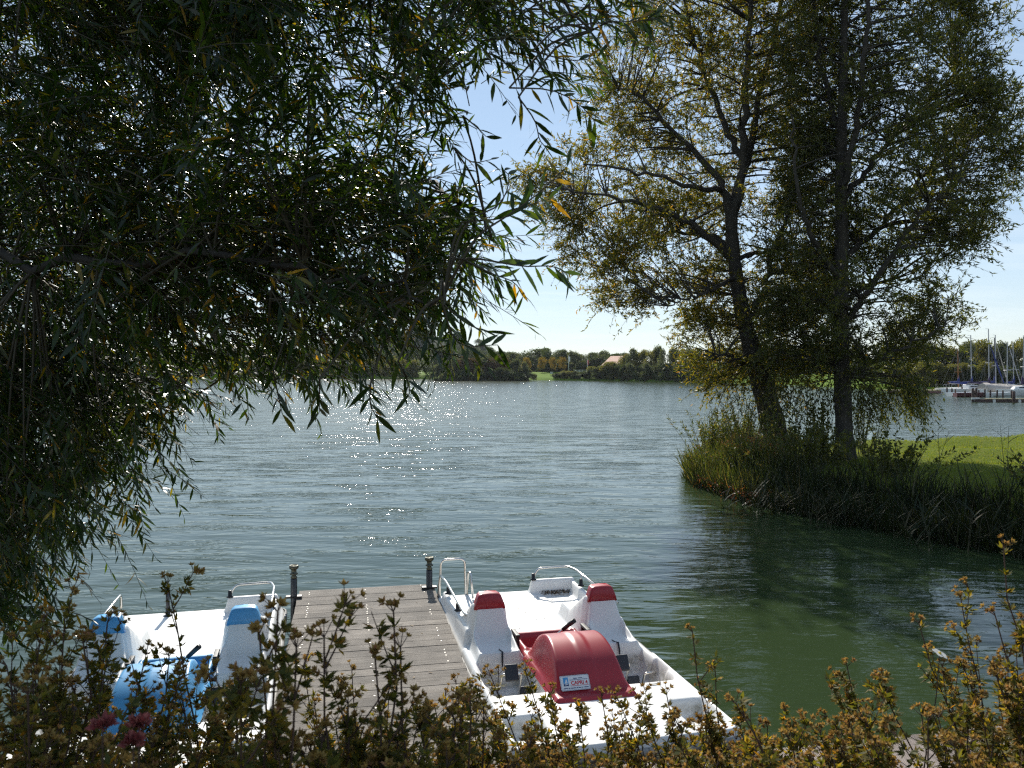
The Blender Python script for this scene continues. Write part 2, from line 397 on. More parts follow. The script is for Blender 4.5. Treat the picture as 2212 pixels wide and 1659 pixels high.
o = link('far_shore', mesh_np('far_shore', V, grid_quads(len(offs), len(dense)), True), m_far); tag(o, kind='structure')
# a wooded rise behind the lake's far end
m_hill = grassmat('wooded_hill', [(.3, (.015, .022, .010)), (.6, (.03, .045, .018)), (.8, (.05, .06, .025))], .06, .5)
xs = np.linspace(-330, 60, 120); ys = np.linspace(520, 760, 40); X, Yg = np.meshgrid(xs, ys)
Z = 2 + 27 * np.exp(-((X + 75) / 70) ** 2 - ((Yg - 640) / 60) ** 2) + 14 * np.exp(-((X + 210) / 80) ** 2 - ((Yg - 640) / 60) ** 2)
Z += .9 * np.sin(X * .31 + Yg * .2) + .7 * np.sin(X * .63 - Yg * .37)
o = link('hill', mesh_np('hill', np.stack([X, Yg, Z], -1), grid_quads(*X.shape), True), m_hill); tag(o, kind='structure')
# ------------------------------------------------------------------ jetty frame
JY = R(11.6)
JA = np.array([-math.sin(JY), math.cos(JY)]); JR = np.array([math.cos(JY), math.sin(JY)])
def J(u, v, z=0): return (JA[0] * u + JR[0] * v, JA[1] * u + JR[1] * v, z)
def woodmat(name, dark, light, gscale, axis):
    m, nt = newmat(name); L = nt.links
    out = N(nt, 'ShaderNodeOutputMaterial'); b = N(nt, 'ShaderNodeBsdfPrincipled'); b.inputs['Roughness'].default_value = .75; b.inputs['Specular IOR Level'].default_value = .35
    tc = N(nt, 'ShaderNodeTexCoord'); g = N(nt, 'ShaderNodeNewGeometry')
    mp = N(nt, 'ShaderNodeMapping'); mp.inputs['Scale'].default_value = (2, 60, 30) if axis == 'x' else (60, 2, 30); L.new(tc.outputs['Object'], mp.inputs[0])
    off = N(nt, 'ShaderNodeVectorMath', operation='ADD'); cx = N(nt, 'ShaderNodeCombineXYZ'); mul = N(nt, 'ShaderNodeMath', operation='MULTIPLY'); mul.inputs[1].default_value = 57
    L.new(g.outputs['Random Per Island'], mul.inputs[0]); L.new(mul.outputs[0], cx.inputs[0]); L.new(mul.outputs[0], cx.inputs[2]); L.new(mp.outputs[0], off.inputs[0]); L.new(cx.outputs[0], off.inputs[1])
    nz = N(nt, 'ShaderNodeTexNoise'); nz.inputs['Scale'].default_value = gscale; nz.inputs['Detail'].default_value = 6; nz.inputs['Roughness'].default_value = .65; L.new(off.outputs[0], nz.inputs['Vector'])
    r = ramp(nt, [(.3, dark), (.7, light)], nz.outputs['Fac'])
    n2 = N(nt, 'ShaderNodeTexNoise'); n2.inputs['Scale'].default_value = 3.2; n2.inputs['Detail'].default_value = 6; L.new(tc.outputs['Object'], n2.inputs['Vector'])
    st = N(nt, 'ShaderNodeMapRange'); L.new(n2.outputs['Fac'], st.inputs[0]); st.inputs[1].default_value = .35; st.inputs[2].default_value = .7; st.inputs[3].default_value = .68; st.inputs[4].default_value = 1.1
    br = N(nt, 'ShaderNodeMapRange'); L.new(g.outputs['Random Per Island'], br.inputs[0]); br.inputs[3].default_value = .78; br.inputs[4].default_value = 1.15
    mm = N(nt, 'ShaderNodeMath', operation='MULTIPLY'); L.new(st.outputs[0], mm.inputs[0]); L.new(br.outputs[0], mm.inputs[1])
    hs = N(nt, 'ShaderNodeHueSaturation'); L.new(mm.outputs[0], hs.inputs['Value']); L.new(r.outputs[0], hs.inputs['Color'])
    L.new(hs.outputs[0], b.inputs['Base Color'])
    bp = N(nt, 'ShaderNodeBump'); bp.inputs['Strength'].default_value = .4; bp.inputs['Distance'].default_value = .004; L.new(nz.outputs['Fac'], bp.inputs['Height']); L.new(bp.outputs[0], b.inputs['Normal'])
    L.new(b.outputs[0], out.inputs[0]); return m
m_deck = woodmat('weathered_decking', (.225, .192, .158), (.42, .375, .32), 1.0, 'x')
m_deck2 = woodmat('weathered_decking_shore', (.24, .19, .16), (.46, .39, .34), 1.0, 'y')
m_beam = pmat('dark_wet_timber', (.035, .028, .022), .8, var=.4, scale=8, bump=.4)
m_steel = pmat('stainless_steel', (.62, .60, .56), .22, 1.0, var=.1, scale=20)
m_dsteel = pmat('dark_painted_steel', (.055, .058, .065), .38, .6, var=.25, scale=14)
m_screw = pmat('screw_steel', (.42, .41, .38), .55, .8)
m_cap = pmat('aged_brass_cap', (.10, .10, .075), .38, .85, var=.25, scale=30)
m_black = pmat('black_rubber', (.012, .012, .013), .5, var=.2, scale=12)

def ribbed(mb, a0, a1, b0, b1, z, ribs, along, jit=0.0):
    """One ribbed decking board: profile across a, extruded along b. along='v': the board lies across the jetty."""
    prof = [(a0, z - .028), (a0, z - .003)]
    w = (a1 - a0) / ribs
    for i in range(ribs):
        s = a0 + i * w
        prof += [(s + w * .08, z), (s + w * .58, z), (s + w * .68, z - .004), (s + w * .98, z - .004)]
    prof += [(a1, z - .003), (a1, z - .028)]
    n = len(prof); V = []
    for bb in (b0, b1):
        for a, zz in prof: V.append((bb, a, zz + jit) if along == 'v' else (a, bb, zz + jit))
    fs = [(i, i + 1, n + i + 1, n + i) if along != 'v' else (n + i, n + i + 1, i + 1, i) for i in range(n - 1)]
    fs += [tuple(range(n)) if along == 'v' else tuple(reversed(range(n))), tuple(reversed(range(n, 2 * n))) if along == 'v' else tuple(range(n, 2 * n)), ]
    fs += [(0, n, 2 * n - 1, n - 1)]
    mb.add(V, fs)
DZ = .35; U0, U1, V0, V1 = 4.66, 9.07, -.51, .94
jet = empty('jetty', (0, 0, 0), JY, 'narrow jetty of grey ribbed boards running out between the two pedal boats', 'jetty')
mb = MB(); sc = MB()
bw, gap = .138, .007; u = U0; k = 0
while u + bw <= U1 + .01:
    j = random.uniform(-.0025, .0025)
    ribbed(mb, u, u + bw, V0 + random.uniform(-.006, .006), V1 + random.uniform(-.006, .006), DZ, 12, 'v', j)
    for v in (V0 + .12, (V0 + V1) / 2 - .02, V1 - .13):
        for e in (.035, bw - .035):
            if random.random() < .5: continue
            c = (v + random.uniform(-.008, .008), u + e, DZ + j + .0015)
            n = 8; sc.add([(c[0] + .006 * math.cos(2 * math.pi * i / n), c[1] + .006 * math.sin(2 * math.pi * i / n), c[2]) for i in range(n)], [tuple(range(n))])
    u += bw + gap; k += 1
mb.build('deck', m_deck, jet); tag(sc.build('screw_heads', m_screw, jet), kind='stuff')
for v in (V0 + .07, (V0 + V1) / 2, V1 - .07):
    b = MB(); b.box((v, (U0 + U1) / 2, DZ - .12), (.07, U1 - U0 - .1, .18)); b.build('beam', m_beam, jet)
for uu in (6.1, 7.9):
    for v in (V0 + .2, V1 - .2):
        b = MB(); b.box((v, uu, -.25), (.34, .9, .6)); b.build('float', m_black, jet, bevel=.05)
# shore boardwalk, boards running towards the lake
wk = empty('boardwalk', (0, 0, 0), JY, 'pale boardwalk of ribbed boards along the shore behind the shrubs', 'boardwalk')
mb = MB(); v = -9.0
while v < 11:
    ribbed(mb, v, v + bw, 3.05, U0 - .012 + random.uniform(-.004, .004), DZ, 12, 'u', random.uniform(-.002, .002)); v += bw + gap
mb.build('deck', m_deck2, wk)
for uu in (3.2, 3.9, U0 - .1):
    b = MB(); b.box((1.0, uu, DZ - .12), (20, .07, .17)); b.build('beam', m_beam, wk)

def guide_post(u, v, side, label):
    x, y, _ = J(u, v)
    t = empty('mooring_post', (x, y, 0), JY, label, 'post', 'posts at the end of the jetty')
    b = MB(); b.lathe([(.034, -1.2), (.034, .555), (.030, .562)], n=16); b.build('shaft', m_dsteel, t, True)
    b = MB(); b.lathe([(.028, .563), (.036, .575), (.022, .592), (.024, .600), (.040, .606), (.043, .615), (.030, .624), (.026, .640), (.028, .655), (.046, .668), (.050, .682), (.047, .700), (.040, .702), (.034, .690)], n=20)
    b.build('cap', m_cap, t, True)
    b = MB(); b.box((0, 0, .372), (.17, .075, .02)); b.box((-side * .05, 0, .30), (.06, .08, .13)); b.build('bracket', m_black, t, bevel=.006)
    return t
guide_post(8.70, V0 - .035, -1, 'dark round post with steel cap at the jetty corner beside the blue pedal boat')
guide_post(8.78, V1 - .06, 1, 'dark round post with steel cap at the jetty corner beside the red pedal boat')
# a few dry leaves lying on the boards
sp = Soup(); n = 34
uv = np.column_stack([rng.uniform(U0 + .6, U1 - .1, n), rng.uniform(V0 + .1, V1 - .1, n)])
base = np.array([J(a, b, DZ + .006) for a, b in uv]); d = rand_dir(n); d[:, 2] *= .15
sp.leaves(base, d, np.tile([0, 0, 1.0], (n, 1)) + .3 * rand_dir(n), rng.uniform(.02, .055, n), rng.uniform(.008, .016, n), 3, .2)
m_dry = leafmat('dry_leaf', [(0, (.16, .09, .03)), (.5, (.22, .14, .05)), (1, (.10, .06, .03))], .2, .7)
tag(sp.build('fallen_leaves', m_dry), kind='stuff')
# ------------------------------------------------------------------ pedal boats
m_white = pmat('white_plastic', (.78, .77, .74), .38, var=.05, scale=3, dirt=(.55, .52, .44), dirt_amt=.10)
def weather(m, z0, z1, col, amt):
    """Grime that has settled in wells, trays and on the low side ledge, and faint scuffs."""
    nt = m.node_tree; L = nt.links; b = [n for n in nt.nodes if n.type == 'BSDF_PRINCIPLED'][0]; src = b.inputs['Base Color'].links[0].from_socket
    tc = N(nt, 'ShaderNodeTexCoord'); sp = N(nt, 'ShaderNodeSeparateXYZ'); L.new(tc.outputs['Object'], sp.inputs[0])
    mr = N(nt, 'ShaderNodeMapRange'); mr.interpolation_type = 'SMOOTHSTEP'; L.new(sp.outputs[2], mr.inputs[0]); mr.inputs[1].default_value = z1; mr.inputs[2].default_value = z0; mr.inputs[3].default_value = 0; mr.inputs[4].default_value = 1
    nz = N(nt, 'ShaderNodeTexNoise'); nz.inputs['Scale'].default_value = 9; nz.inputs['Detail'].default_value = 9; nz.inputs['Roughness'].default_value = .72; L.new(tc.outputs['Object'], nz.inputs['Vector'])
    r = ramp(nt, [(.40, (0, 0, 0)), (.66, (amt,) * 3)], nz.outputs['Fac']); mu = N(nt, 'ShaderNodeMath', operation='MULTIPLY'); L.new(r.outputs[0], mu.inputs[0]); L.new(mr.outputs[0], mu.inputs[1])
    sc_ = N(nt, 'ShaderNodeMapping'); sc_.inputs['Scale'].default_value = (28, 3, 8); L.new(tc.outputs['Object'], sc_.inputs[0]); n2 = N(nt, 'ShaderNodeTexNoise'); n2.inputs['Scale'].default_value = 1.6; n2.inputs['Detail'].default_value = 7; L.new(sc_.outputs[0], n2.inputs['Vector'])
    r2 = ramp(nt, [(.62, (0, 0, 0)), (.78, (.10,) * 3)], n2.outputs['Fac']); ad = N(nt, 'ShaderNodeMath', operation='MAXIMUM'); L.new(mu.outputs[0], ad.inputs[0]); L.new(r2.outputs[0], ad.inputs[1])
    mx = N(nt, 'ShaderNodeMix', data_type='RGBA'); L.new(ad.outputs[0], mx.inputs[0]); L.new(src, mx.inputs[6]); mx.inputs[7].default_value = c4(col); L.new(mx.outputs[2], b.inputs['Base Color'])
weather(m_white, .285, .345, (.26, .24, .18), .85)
m_hull = pmat('hull_plastic', (.62, .61, .58), .42, var=.12, scale=5, dirt=(.20, .19, .14), dirt_amt=.6)
m_red = pmat('red_plastic', (.31, .016, .025), .36, var=.10, scale=2.5, dirt=(.28, .04, .04), dirt_amt=.15)
m_blue = pmat('blue_plastic', (.09, .33, .60), .36, var=.10, scale=2.5, dirt=(.11, .35, .60), dirt_amt=.15)
m_pad = pmat('pedal_black', (.014, .016, .022), .45)
BL = 3.66
def sm(a, b, x): t = np.clip((x - a) / (b - a + 1e-9), 0, 1); return t * t * (3 - 2 * t)
def boxm(x, a, b, e=.012): return sm(a - e, a + e, x) * (1 - sm(b - e, b + e, x))
def halfw(s):
    s = np.asarray(s, float); r = .15; w = np.full_like(s, .80)
    f = s < r; w[f] = .80 - r + np.sqrt(np.maximum(r * r - (r - s[f]) ** 2, 0))
    r2 = .12; g = s > BL - r2; w[g] = .80 - r2 + np.sqrt(np.maximum(r2 * r2 - (s[g] - BL + r2) ** 2, 0))
    return w
def blur(H, it=1):
    for _ in range(it):
        Hp = np.pad(H, 1, mode='edge'); H = (Hp[:-2, 1:-1] + 2 * H + Hp[2:, 1:-1]) / 4
        Hp = np.pad(H, 1, mode='edge'); H = (Hp[1:-1, :-2] + 2 * H + Hp[1:-1, 2:]) / 4
    return H
def deck_height(X, S):
    A = np.abs(X); W = halfw(S.ravel()).reshape(S.shape)
    H = np.full_like(X, .350)
    edge = np.minimum(W - A, np.minimum(S, BL - S))
    H += .018 * boxm(edge, .02, .055, .012) * (S < 2.0)               # raised gunwale lip
    H -= .05 * (1 - sm(0, .03, edge)) ** 2
    H -= .02 * boxm(A, .755, .9, .01) * (S > 1.5)                      # side ledge aft
    # shallow corner trays in the fore deck
    tray = boxm(A, .50, .725, .03) * boxm(S, .16, .56, .03); H -= .085 * tray * sm(.10, .5, S) + .03 * tray
    # foot wells
    well = boxm(A, .325, .70, .022) * boxm(S, .97, 1.66, .03); H = H * (1 - well) + .155 * well
    nick = boxm(A, .69, .735, .012) * boxm(S, 1.14, 1.36, .02); H -= .10 * nick
    # hole under the wheel housing
    H = np.where((A < .28) & (S > .76) & (S < 2.16), .20, H)
    # seats: pan, leaning back, shoulder, then a low bench behind
    zc = np.interp(S, [1.60, 1.625, 1.70, 1.90, 1.94, 2.055, 2.07, 2.135, 2.15, 2.44, 2.47, 2.715, 2.745, 2.80],
                   [.0, .425, .405, .405, .43, .685, .695, .695, .685, .50, .475, .475, .455, .0])
    d = np.abs(A - .52); hw = np.interp(zc, [.40, .44, .695], [.19, .185, .135])
    hw = np.where(S > 2.06, np.interp(S, [2.06, 2.14, 2.5], [.15, .17, .20]), hw)
    core = 1 - sm(hw - .022, hw + .026, d)
    wing = boxm(S, 1.60, 1.97, .02) * boxm(d, .145, .195, .016) * sm(1.60, 1.95, S) * .075
    seat = np.where(zc > H, H + (zc - H) * core, 0)
    H = np.maximum(H, seat)
    H = np.where(core > .9, np.maximum(H, zc + wing * (S < 1.98)), H)
    # coaming round the after deck
    cz = .485
    side = boxm(A, .665, .742, .012) * np.where(X > 0, boxm(S, 2.05, 3.60, .02), boxm(S, 2.05, 3.46, .04))
    side *= .80 + .20 * sm(3.2, 2.3, S) * 1
    stern = boxm(X, .235, .742, .022) * boxm(S, 3.505, 3.60, .016)
    cm = np.maximum(side, stern); H = np.where(cm > .03, np.maximum(H, .33 + (cz - .33) * cm), H)
    H -= .012 * boxm(X, .35, .62, .01) * boxm(S, 3.12, 3.42, .01)
    return H
def housing_height(X, S):
    A = np.abs(X); c, Rr, sc_ = .125, .515, 1.27
    arc = c + np.sqrt(np.maximum(Rr ** 2 - (S - sc_) ** 2, 0))
    arc = arc + .007 * boxm(X, -.045, .052, .010)
    top = np.interp(S, [.70, .80, 1.30, 1.72, 2.3], [.285, .275, .245, .245, .25])
    f = 1 - sm(top - .025, top + .035, A)
    plate = np.full_like(X, .378)
    plate = .378 - np.maximum(A - .30, 0) * 1.8 - np.maximum(.725 - S, 0) * 1.8 - np.maximum(S - 2.205, 0) * 1.8
    H = plate + (np.maximum(arc, plate) - plate) * f
    well = boxm(A, -1, .235, .02) * boxm(S, 1.84, 2.12, .025); H = H * (1 - well) + .235 * well
    lip = boxm(S, 2.12, 2.2, .02) * (A < .3) * .012 + boxm(A, .25, .29, .012) * boxm(S, 1.75, 2.16, .02) * .018
    return H + lip

def heightfield(xi, s, fn, W=None, bl=1):
    Sg, XI = np.meshgrid(s, xi, indexing='ij')
    X = XI * (W[:, None] if W is not None else 1)
    H = blur(fn(X, Sg), bl + 1)
    return X, Sg, H
def make_deck(parent, mat):
    s = np.linspace(0, BL, 366); xi = np.linspace(-1, 1, 181); W = halfw(s)
    X, S, H = heightfield(xi, s, deck_height, W, 1)
    V = np.stack([X, S, H], -1).reshape(-1, 3); Q = grid_quads(*X.shape)
    fc = V[Q].mean(1); A = np.abs(fc[:, 0])
    isseat = (np.abs(A - .52) < .215) & (fc[:, 1] > 1.595) & (fc[:, 1] < 2.81)
    hole = (A < .26) & (fc[:, 1] > .80) & (fc[:, 1] < 2.12)
    def sub(mask, name):
        q = Q[mask]; u, inv = np.unique(q, return_inverse=True)
        return link(name, mesh_np(name, V[u], inv.reshape(-1, 4), True), mat, parent)
    sub(~isseat & ~hole, 'deck')
    seats = [sub(isseat & (fc[:, 0] < 0), 'seat'), sub(isseat & (fc[:, 0] > 0), 'seat')]
    return seats, s, W
def make_hull(parent):
    # outline ring -> rubbing strake -> sides that tuck under; twin floats with a tunnel between
    s = np.concatenate([np.linspace(0, .15, 12), np.linspace(.3, BL - .14, 24), np.linspace(BL - .12, BL, 9)])
    W = halfw(s); ring = [(-w, q) for w, q in zip(W, s)] + [(w, q) for w, q in zip(W[::-1], s[::-1])]
    ring = np.array(ring); c = np.array([0, BL / 2])
    def off(k): 
        d = ring - c; n = d / np.array([.8, BL / 2]); n = np.sign(n) * np.abs(n) ** 6; n = nrm(n); return ring + n * k
    lv = [(-.004, .318), (.016, .312), (.024, .290), (.016, .268), (-.012, .262)]
    strake = MB(); n = len(ring); V = []
    for k, z in lv:
        for p in off(k): V.append((p[0], p[1], z))
    fs = [(j * n + i, (j + 1) * n + i, (j + 1) * n + (i + 1) % n, j * n + (i + 1) % n) for j in range(len(lv) - 1) for i in range(n)]
    strake.add(V, fs); strake.build('rubbing_strake', m_strake, parent, True)
    lv = [(-.010, .268), (-.022, .20), (-.035, .08), (-.06, -.10), (-.14, -.24)]
    V = []
    for k, z in lv:
        for p in off(k):
            bow = max(0, 1 - p[1] / 1.0); V.append((p[0], p[1] + bow * max(0, (.22 - z)) * .55, z))
    h = MB(); h.add(V, [(j * n + i, (j + 1) * n + i, (j + 1) * n + (i + 1) % n, j * n + (i + 1) % n) for j in range(len(lv) - 1) for i in range(n)] + [tuple(range(4 * n, 5 * n))])
    h.build('hull', m_hull, parent, True)
m_strake = pmat('strake_rubber', (.30, .29, .27), .5, var=.3, scale=9, dirt=(.03, .03, .03), dirt_amt=.9)
def arc_pts(pts, r=.05, n=5):
    """Polyline with rounded corners."""
    pts = [np.array(p, float) for p in pts]; out = [pts[0]]
    for a, b, c in zip(pts[:-2], pts[1:-1], pts[2:]):
        d0 = (a - b); d1 = (c - b); k = min(r, np.linalg.norm(d0) / 2, np.linalg.norm(d1) / 2)
        p0 = b + d0 / np.linalg.norm(d0) * k; p1 = b + d1 / np.linalg.norm(d1) * k
        for t in np.linspace(0, 1, n): out.append((1 - t) ** 2 * p0 + 2 * t * (1 - t) * b + t * t * p1)
    out.append(pts[-1]); return np.array(out)
def rail(parent, pts, struts, feet, r=.0125):
    b = MB(); b.tube(arc_pts(pts), r, 8)
    for p0, p1 in struts: b.tube([p0, p1], r * .85, 8)
    o = b.build('rail', m_steel, parent, True)
    for f in feet:
        g = MB(); g.lathe([(.034, 0), (.034, .006), (.02, .012), (.019, .065), (.016, .068)], f, 12); g.build('rail_foot', m_black, o, True)
    return o
def crank(parent, sgn):
    z0, s0 = .285, 1.27
    q = -sgn
    pts = [(sgn * .295, s0, z0), (sgn * .325, s0, z0), (sgn * .325, s0 + .05 * q, z0 - .11 * q), (sgn * .445, s0 + .05 * q, z0 - .11 * q), (sgn * .445, s0 - .05 * q, z0 + .11 * q), (sgn * .60, s0 - .05 * q, z0 + .11 * q), (sgn * .60, s0, z0), (sgn * .70, s0, z0)]
    b = MB(); b.tube(arc_pts(pts, .02), .010, 8); o = b.build('pedal_crank', m_steel, parent, True)
    for xm, k in ((.385, 3), (.525, 5)):
        p = pts[k]; g = MB(); g.box((sgn * xm, p[1], p[2] + .01), (.105, .032, .125), 0, rx=R(-28)); g.build('pedal', m_pad, o, bevel=.010)
def headrest(parent, sgn, mat, seat):
    # moulded cap hooked over the top of the back
    cx = sgn * .52; V = []
    lv = [(.655, .142, -.006, .125), (.70, .128, -.012, .118), (.745, .112, -.006, .108), (.768, .103, .002, .10), (.778, .086, .020, .085)]
    k = 28
    for z, hw, f, dp in lv:
        y0 = 2.05 + (z - .655) * .10 + f; hd = dp / 2; yc = y0 + hd
        for i in range(k):
            a = 2 * math.pi * i / k; ca, sa = math.cos(a), math.sin(a); e = .24
            V.append((cx + hw * np.sign(ca) * abs(ca) ** e, yc + hd * np.sign(sa) * abs(sa) ** e, z + .010 * (1 - abs(ca)) * (z > .7)))
    b = MB(); b.add(V, [(j * k + i, j * k + (i + 1) % k, (j + 1) * k + (i + 1) % k, (j + 1) * k + i) for j in range(len(lv) - 1) for i in range(k)] + [tuple(range((len(lv) - 1) * k, len(lv) * k)), tuple(reversed(range(k)))])
    return b.build('headrest', mat, seat, True)
def make_boat(name, loc, rz, colour, label, ladder):
    t = empty(name, loc, rz, label, 'pedal boat')
    seats, s, W = make_deck(t, m_white)
    make_hull(t)
    for sg, st in zip((-1, 1), seats):
        headrest(t, sg, colour, st)
        g = MB(); g.tube([(sg * .50 - .01, 1.74, .412), (sg * .50, 1.68, .411), (sg * .505, 1.622, .425), (sg * .51, 1.604, .36), (sg * .51, 1.600, .31)], [.003, .006, .008, .008, .003], 8); g.build('drain_slot', m_pad, st, True)
    s = np.linspace(.70, 2.23, 154); xi = np.linspace(-.325, .325, 80)
    X, S, H = heightfield(xi, s, housing_height, None, 1)
    # skirt
    V = np.stack([X, S, H], -1); ns, nx = X.shape
    hs = link('wheel_housing', mesh_np('wheel_housing', V.reshape(-1, 3), grid_quads(ns, nx), True), colour, t)
    for sg in (-1, 1):
        g = MB(); g.box((sg * .318, 1.94, .395), (.035, .17, .05)); g.box((sg * .318, 1.87, .425), (.035, .035, .07)); g.box((sg * .318, 2.01, .425), (.035, .035, .07)); g.box((sg * .318, 1.94, .468), (.038, .19, .022)); g.build('grab_handle', m_black, t, bevel=.006)
        crank(t, sg)
    g = MB(); g.tube([(-.02, 2.02, .24), (.045, 1.97, .40), (.16, 1.90, .52)], .011, 8); lv = g.build('steering_lever', m_steel, t, True)
    g = MB(); g.tube([(.105, 1.933, .465), (.165, 1.897, .526), (.20, 1.876, .560)], [.017, .020, .021], 10); g.build('grip', m_black, lv, True)
    # rails
    zt = .475
    rail(t, [(.27, 3.55, zt + .03), (.32, 3.56, .60), (.66, 3.56, .605), (.70, 3.38, .605), (.705, 2.16, .60)], [((.70, 3.22, zt + .03), (.703, 3.22, .60))], [(.27, 3.55, zt + .008), (.70, 3.22, zt + .003)])
    g = MB(); g.lathe([(.0, -.004), (.05, -.004), (.05, .006), (.0, .006)], (0, 0, 0), 14); 
    if ladder:
        rail(t, [(-.76, 3.60, .30), (-.735, 3.58, .585), (-.715, 3.30, .585), (-.705, 2.30, .56), (-.64, 2.10, .56)], [((-.703, 3.24, zt + .03), (-.712, 3.24, .58)), ((-.703, 2.66, zt + .03), (-.708, 2.66, .57))], [(-.703, 3.24, zt + .003), (-.703, 2.66, zt + .003)])
        b = MB(); b.tube(arc_pts([(-.735, 3.70, .10), (-.735, 3.62, .36), (-.725, 3.60, .74), (-.47, 3.60, .74), (-.455, 3.62, .36), (-.455, 3.70, .10)], .06), .0125, 8)
        b.tube(arc_pts([(-.44, 3.66, .30), (-.43, 3.60, .60), (-.42, 3.52, .60), (-.415, 3.42, .36)], .03), .0125, 8)
        for z in (.12, -.05): b.tube([(-.735, 3.70, z), (-.455, 3.70, z)], .0125, 8)
        b.build('boarding_ladder', m_steel, t, True)
    else:
        rail(t, [(-.703, 3.44, zt), (-.705, 3.44, .60), (-.705, 3.36, .605), (-.705, 2.16, .59)], [((-.703, 3.10, zt + .03), (-.705, 3.10, .595))], [(-.703, 3.10, zt + .003)])
        b = MB(); b.tube([(-.30, 3.52, .35), (-.30, 3.50, .64)], .018, 10); b.lathe([(.045, 0), (.045, .008), (.024, .014), (.022, .09), (.019, .095)], (-.30, 3.52, .345), 12, 0); b.build('ladder_post', m_dsteel, t, True)
    # maker's flash on the fore deck and dark marks on the bow
    b = MB(); b.add([(.43, .86, .357), (.57, .87, .357), (.55, .885, .357), (.45, .875, .357)], [(0, 1, 2, 3)]); b.build('deck_badge', m_steel, t)
    b = MB(); b.box((-.10, -.002 + .045, .20), (.05, .004, .012), 0); b.build('bow_mark', m_pad, t); b = MB(); b.add([(-.20, .03, .21), (-.185, .03, .21), (-.205, .045, .15), (-.215, .045, .15)], [(0, 1, 2, 3)]); b.build('bow_mark', m_pad, t)
    return t, hs
BY = R(13.4)
BA = np.array([-math.sin(BY), math.cos(BY)])
def boat_at(c): return (c[0] - BA[0] * 2.09, c[1] - BA[1] * 2.09, 0)
red, red_h = make_boat('pedal_boat', boat_at((.305, 7.18)), BY, m_red, 'white pedal boat with red wheel cover and red headrests right of the jetty', True)
blue, _ = make_boat('pedal_boat', boat_at((-2.70, 6.52)), R(13.9), m_blue, 'white pedal boat with blue wheel cover and blue headrests left of the jetty', False)

# sticker on the red cover
def font_mesh(txt, size, bold=0.0):
    cu = bpy.data.curves.new('lettering', 'FONT'); cu.body = txt; cu.size = size; cu.align_x = 'LEFT'; cu.offset = bold
    ob = bpy.data.objects.new('lettering', cu); COL.objects.link(ob)
    dg = bpy.context.evaluated_depsgraph_get(); dg.update()
    me = bpy.data.meshes.new_from_object(ob.evaluated_get(dg)); bpy.data.objects.remove(ob)
    return [tuple(v.co) for v in me.vertices], [tuple(p.vertices) for p in me.polygons]
m_stw = pmat('sticker_white', (.62, .66, .70), .3); m_str = pmat('sticker_red', (.50, .02, .03), .35)
m_std = pmat('sticker_navy', (.02, .035, .12), .35); m_stb = pmat('sticker_blue', (.05, .28, .58), .35)
st = MB(); w_, h_ = .225, .108
def rrect(w, h, r, z):
    pts = []
    for cx_, cy_, a0 in ((w - r, r, -90), (w - r, h - r, 0), (r, h - r, 90), (r, r, 180)):
        for k in range(5): a = R(a0 + 22.5 * k); pts.append((cx_ + r * math.cos(a), cy_ + r * math.sin(a), z))
    return pts
p = rrect(w_, h_, .010, 0); st.add(p, [tuple(range(len(p)))], 0)
p = [(x * .97 + .0035, y * .945 + .003, .0003) for x, y, z in rrect(w_, h_, .009, 0)]; q_ = [(x * .955 + .005, y * .915 + .0045, .0003) for x, y, z in rrect(w_, h_, .008, 0)]
n_ = len(p); st.add(p + q_, [(i, (i + 1) % n_, n_ + (i + 1) % n_, n_ + i) for i in range(n_)], 2)
def put(txt, size, x, y, m, sx=1.0, bold=0.0, shear=0.0):
    v, f = font_mesh(txt, size, bold); st.add([(x + a * sx + b * shear, y + b, .0008) for a, b, c in v], f, m)
put('CAPRI 4', .036, .080, .040, 1, 1.02, .0011)
def bar(x, y, w, h, m, z=.0006): st.add([(x, y, z), (x + w, y, z), (x + w, y + h, z), (x, y + h, z)], [(0, 1, 2, 3)], m)
bar(.074, .073, .138, .003, 2); bar(.074, .031, .138, .003, 1)
bar(.024, .034, .038, .062, 3); bar(.024, .034, .038, .016, 2, .0008)
st.add([(.030, .046, .001), (.058, .050, .001), (.055, .044, .001), (.036, .040, .001)], [(0, 1, 2, 3)], 0)
st.add([(.031, .052, .001), (.056, .054, .001), (.050, .086, .001)], [(0, 1, 2)], 0)
x = .020                                   # the small print, too small to read in the picture
for wd in (.030, .012, .044, .010, .018, .010, .036):
    bar(x, .014, wd, .0055, 2); x += wd + .005
for wd, xx in ((.030, .104), (.034, .140)): bar(xx, .082, wd, .005, 2)
so_ = st.build('sticker', [m_stw, m_str, m_std, m_stb], red_h)
s0_, z0_ = .825, .125 + math.sqrt(.515 ** 2 - (.825 - 1.27) ** 2); s1_, z1_ = .90, .125 + math.sqrt(.515 ** 2 - (.90 - 1.27) ** 2)
tilt = math.atan2(z1_ - z0_, s1_ - s0_)
so_.location = (-.243, s0_ - .013 * math.sin(tilt), z0_ + .013 * math.cos(tilt)); so_.rotation_euler = (tilt, 0, 0)
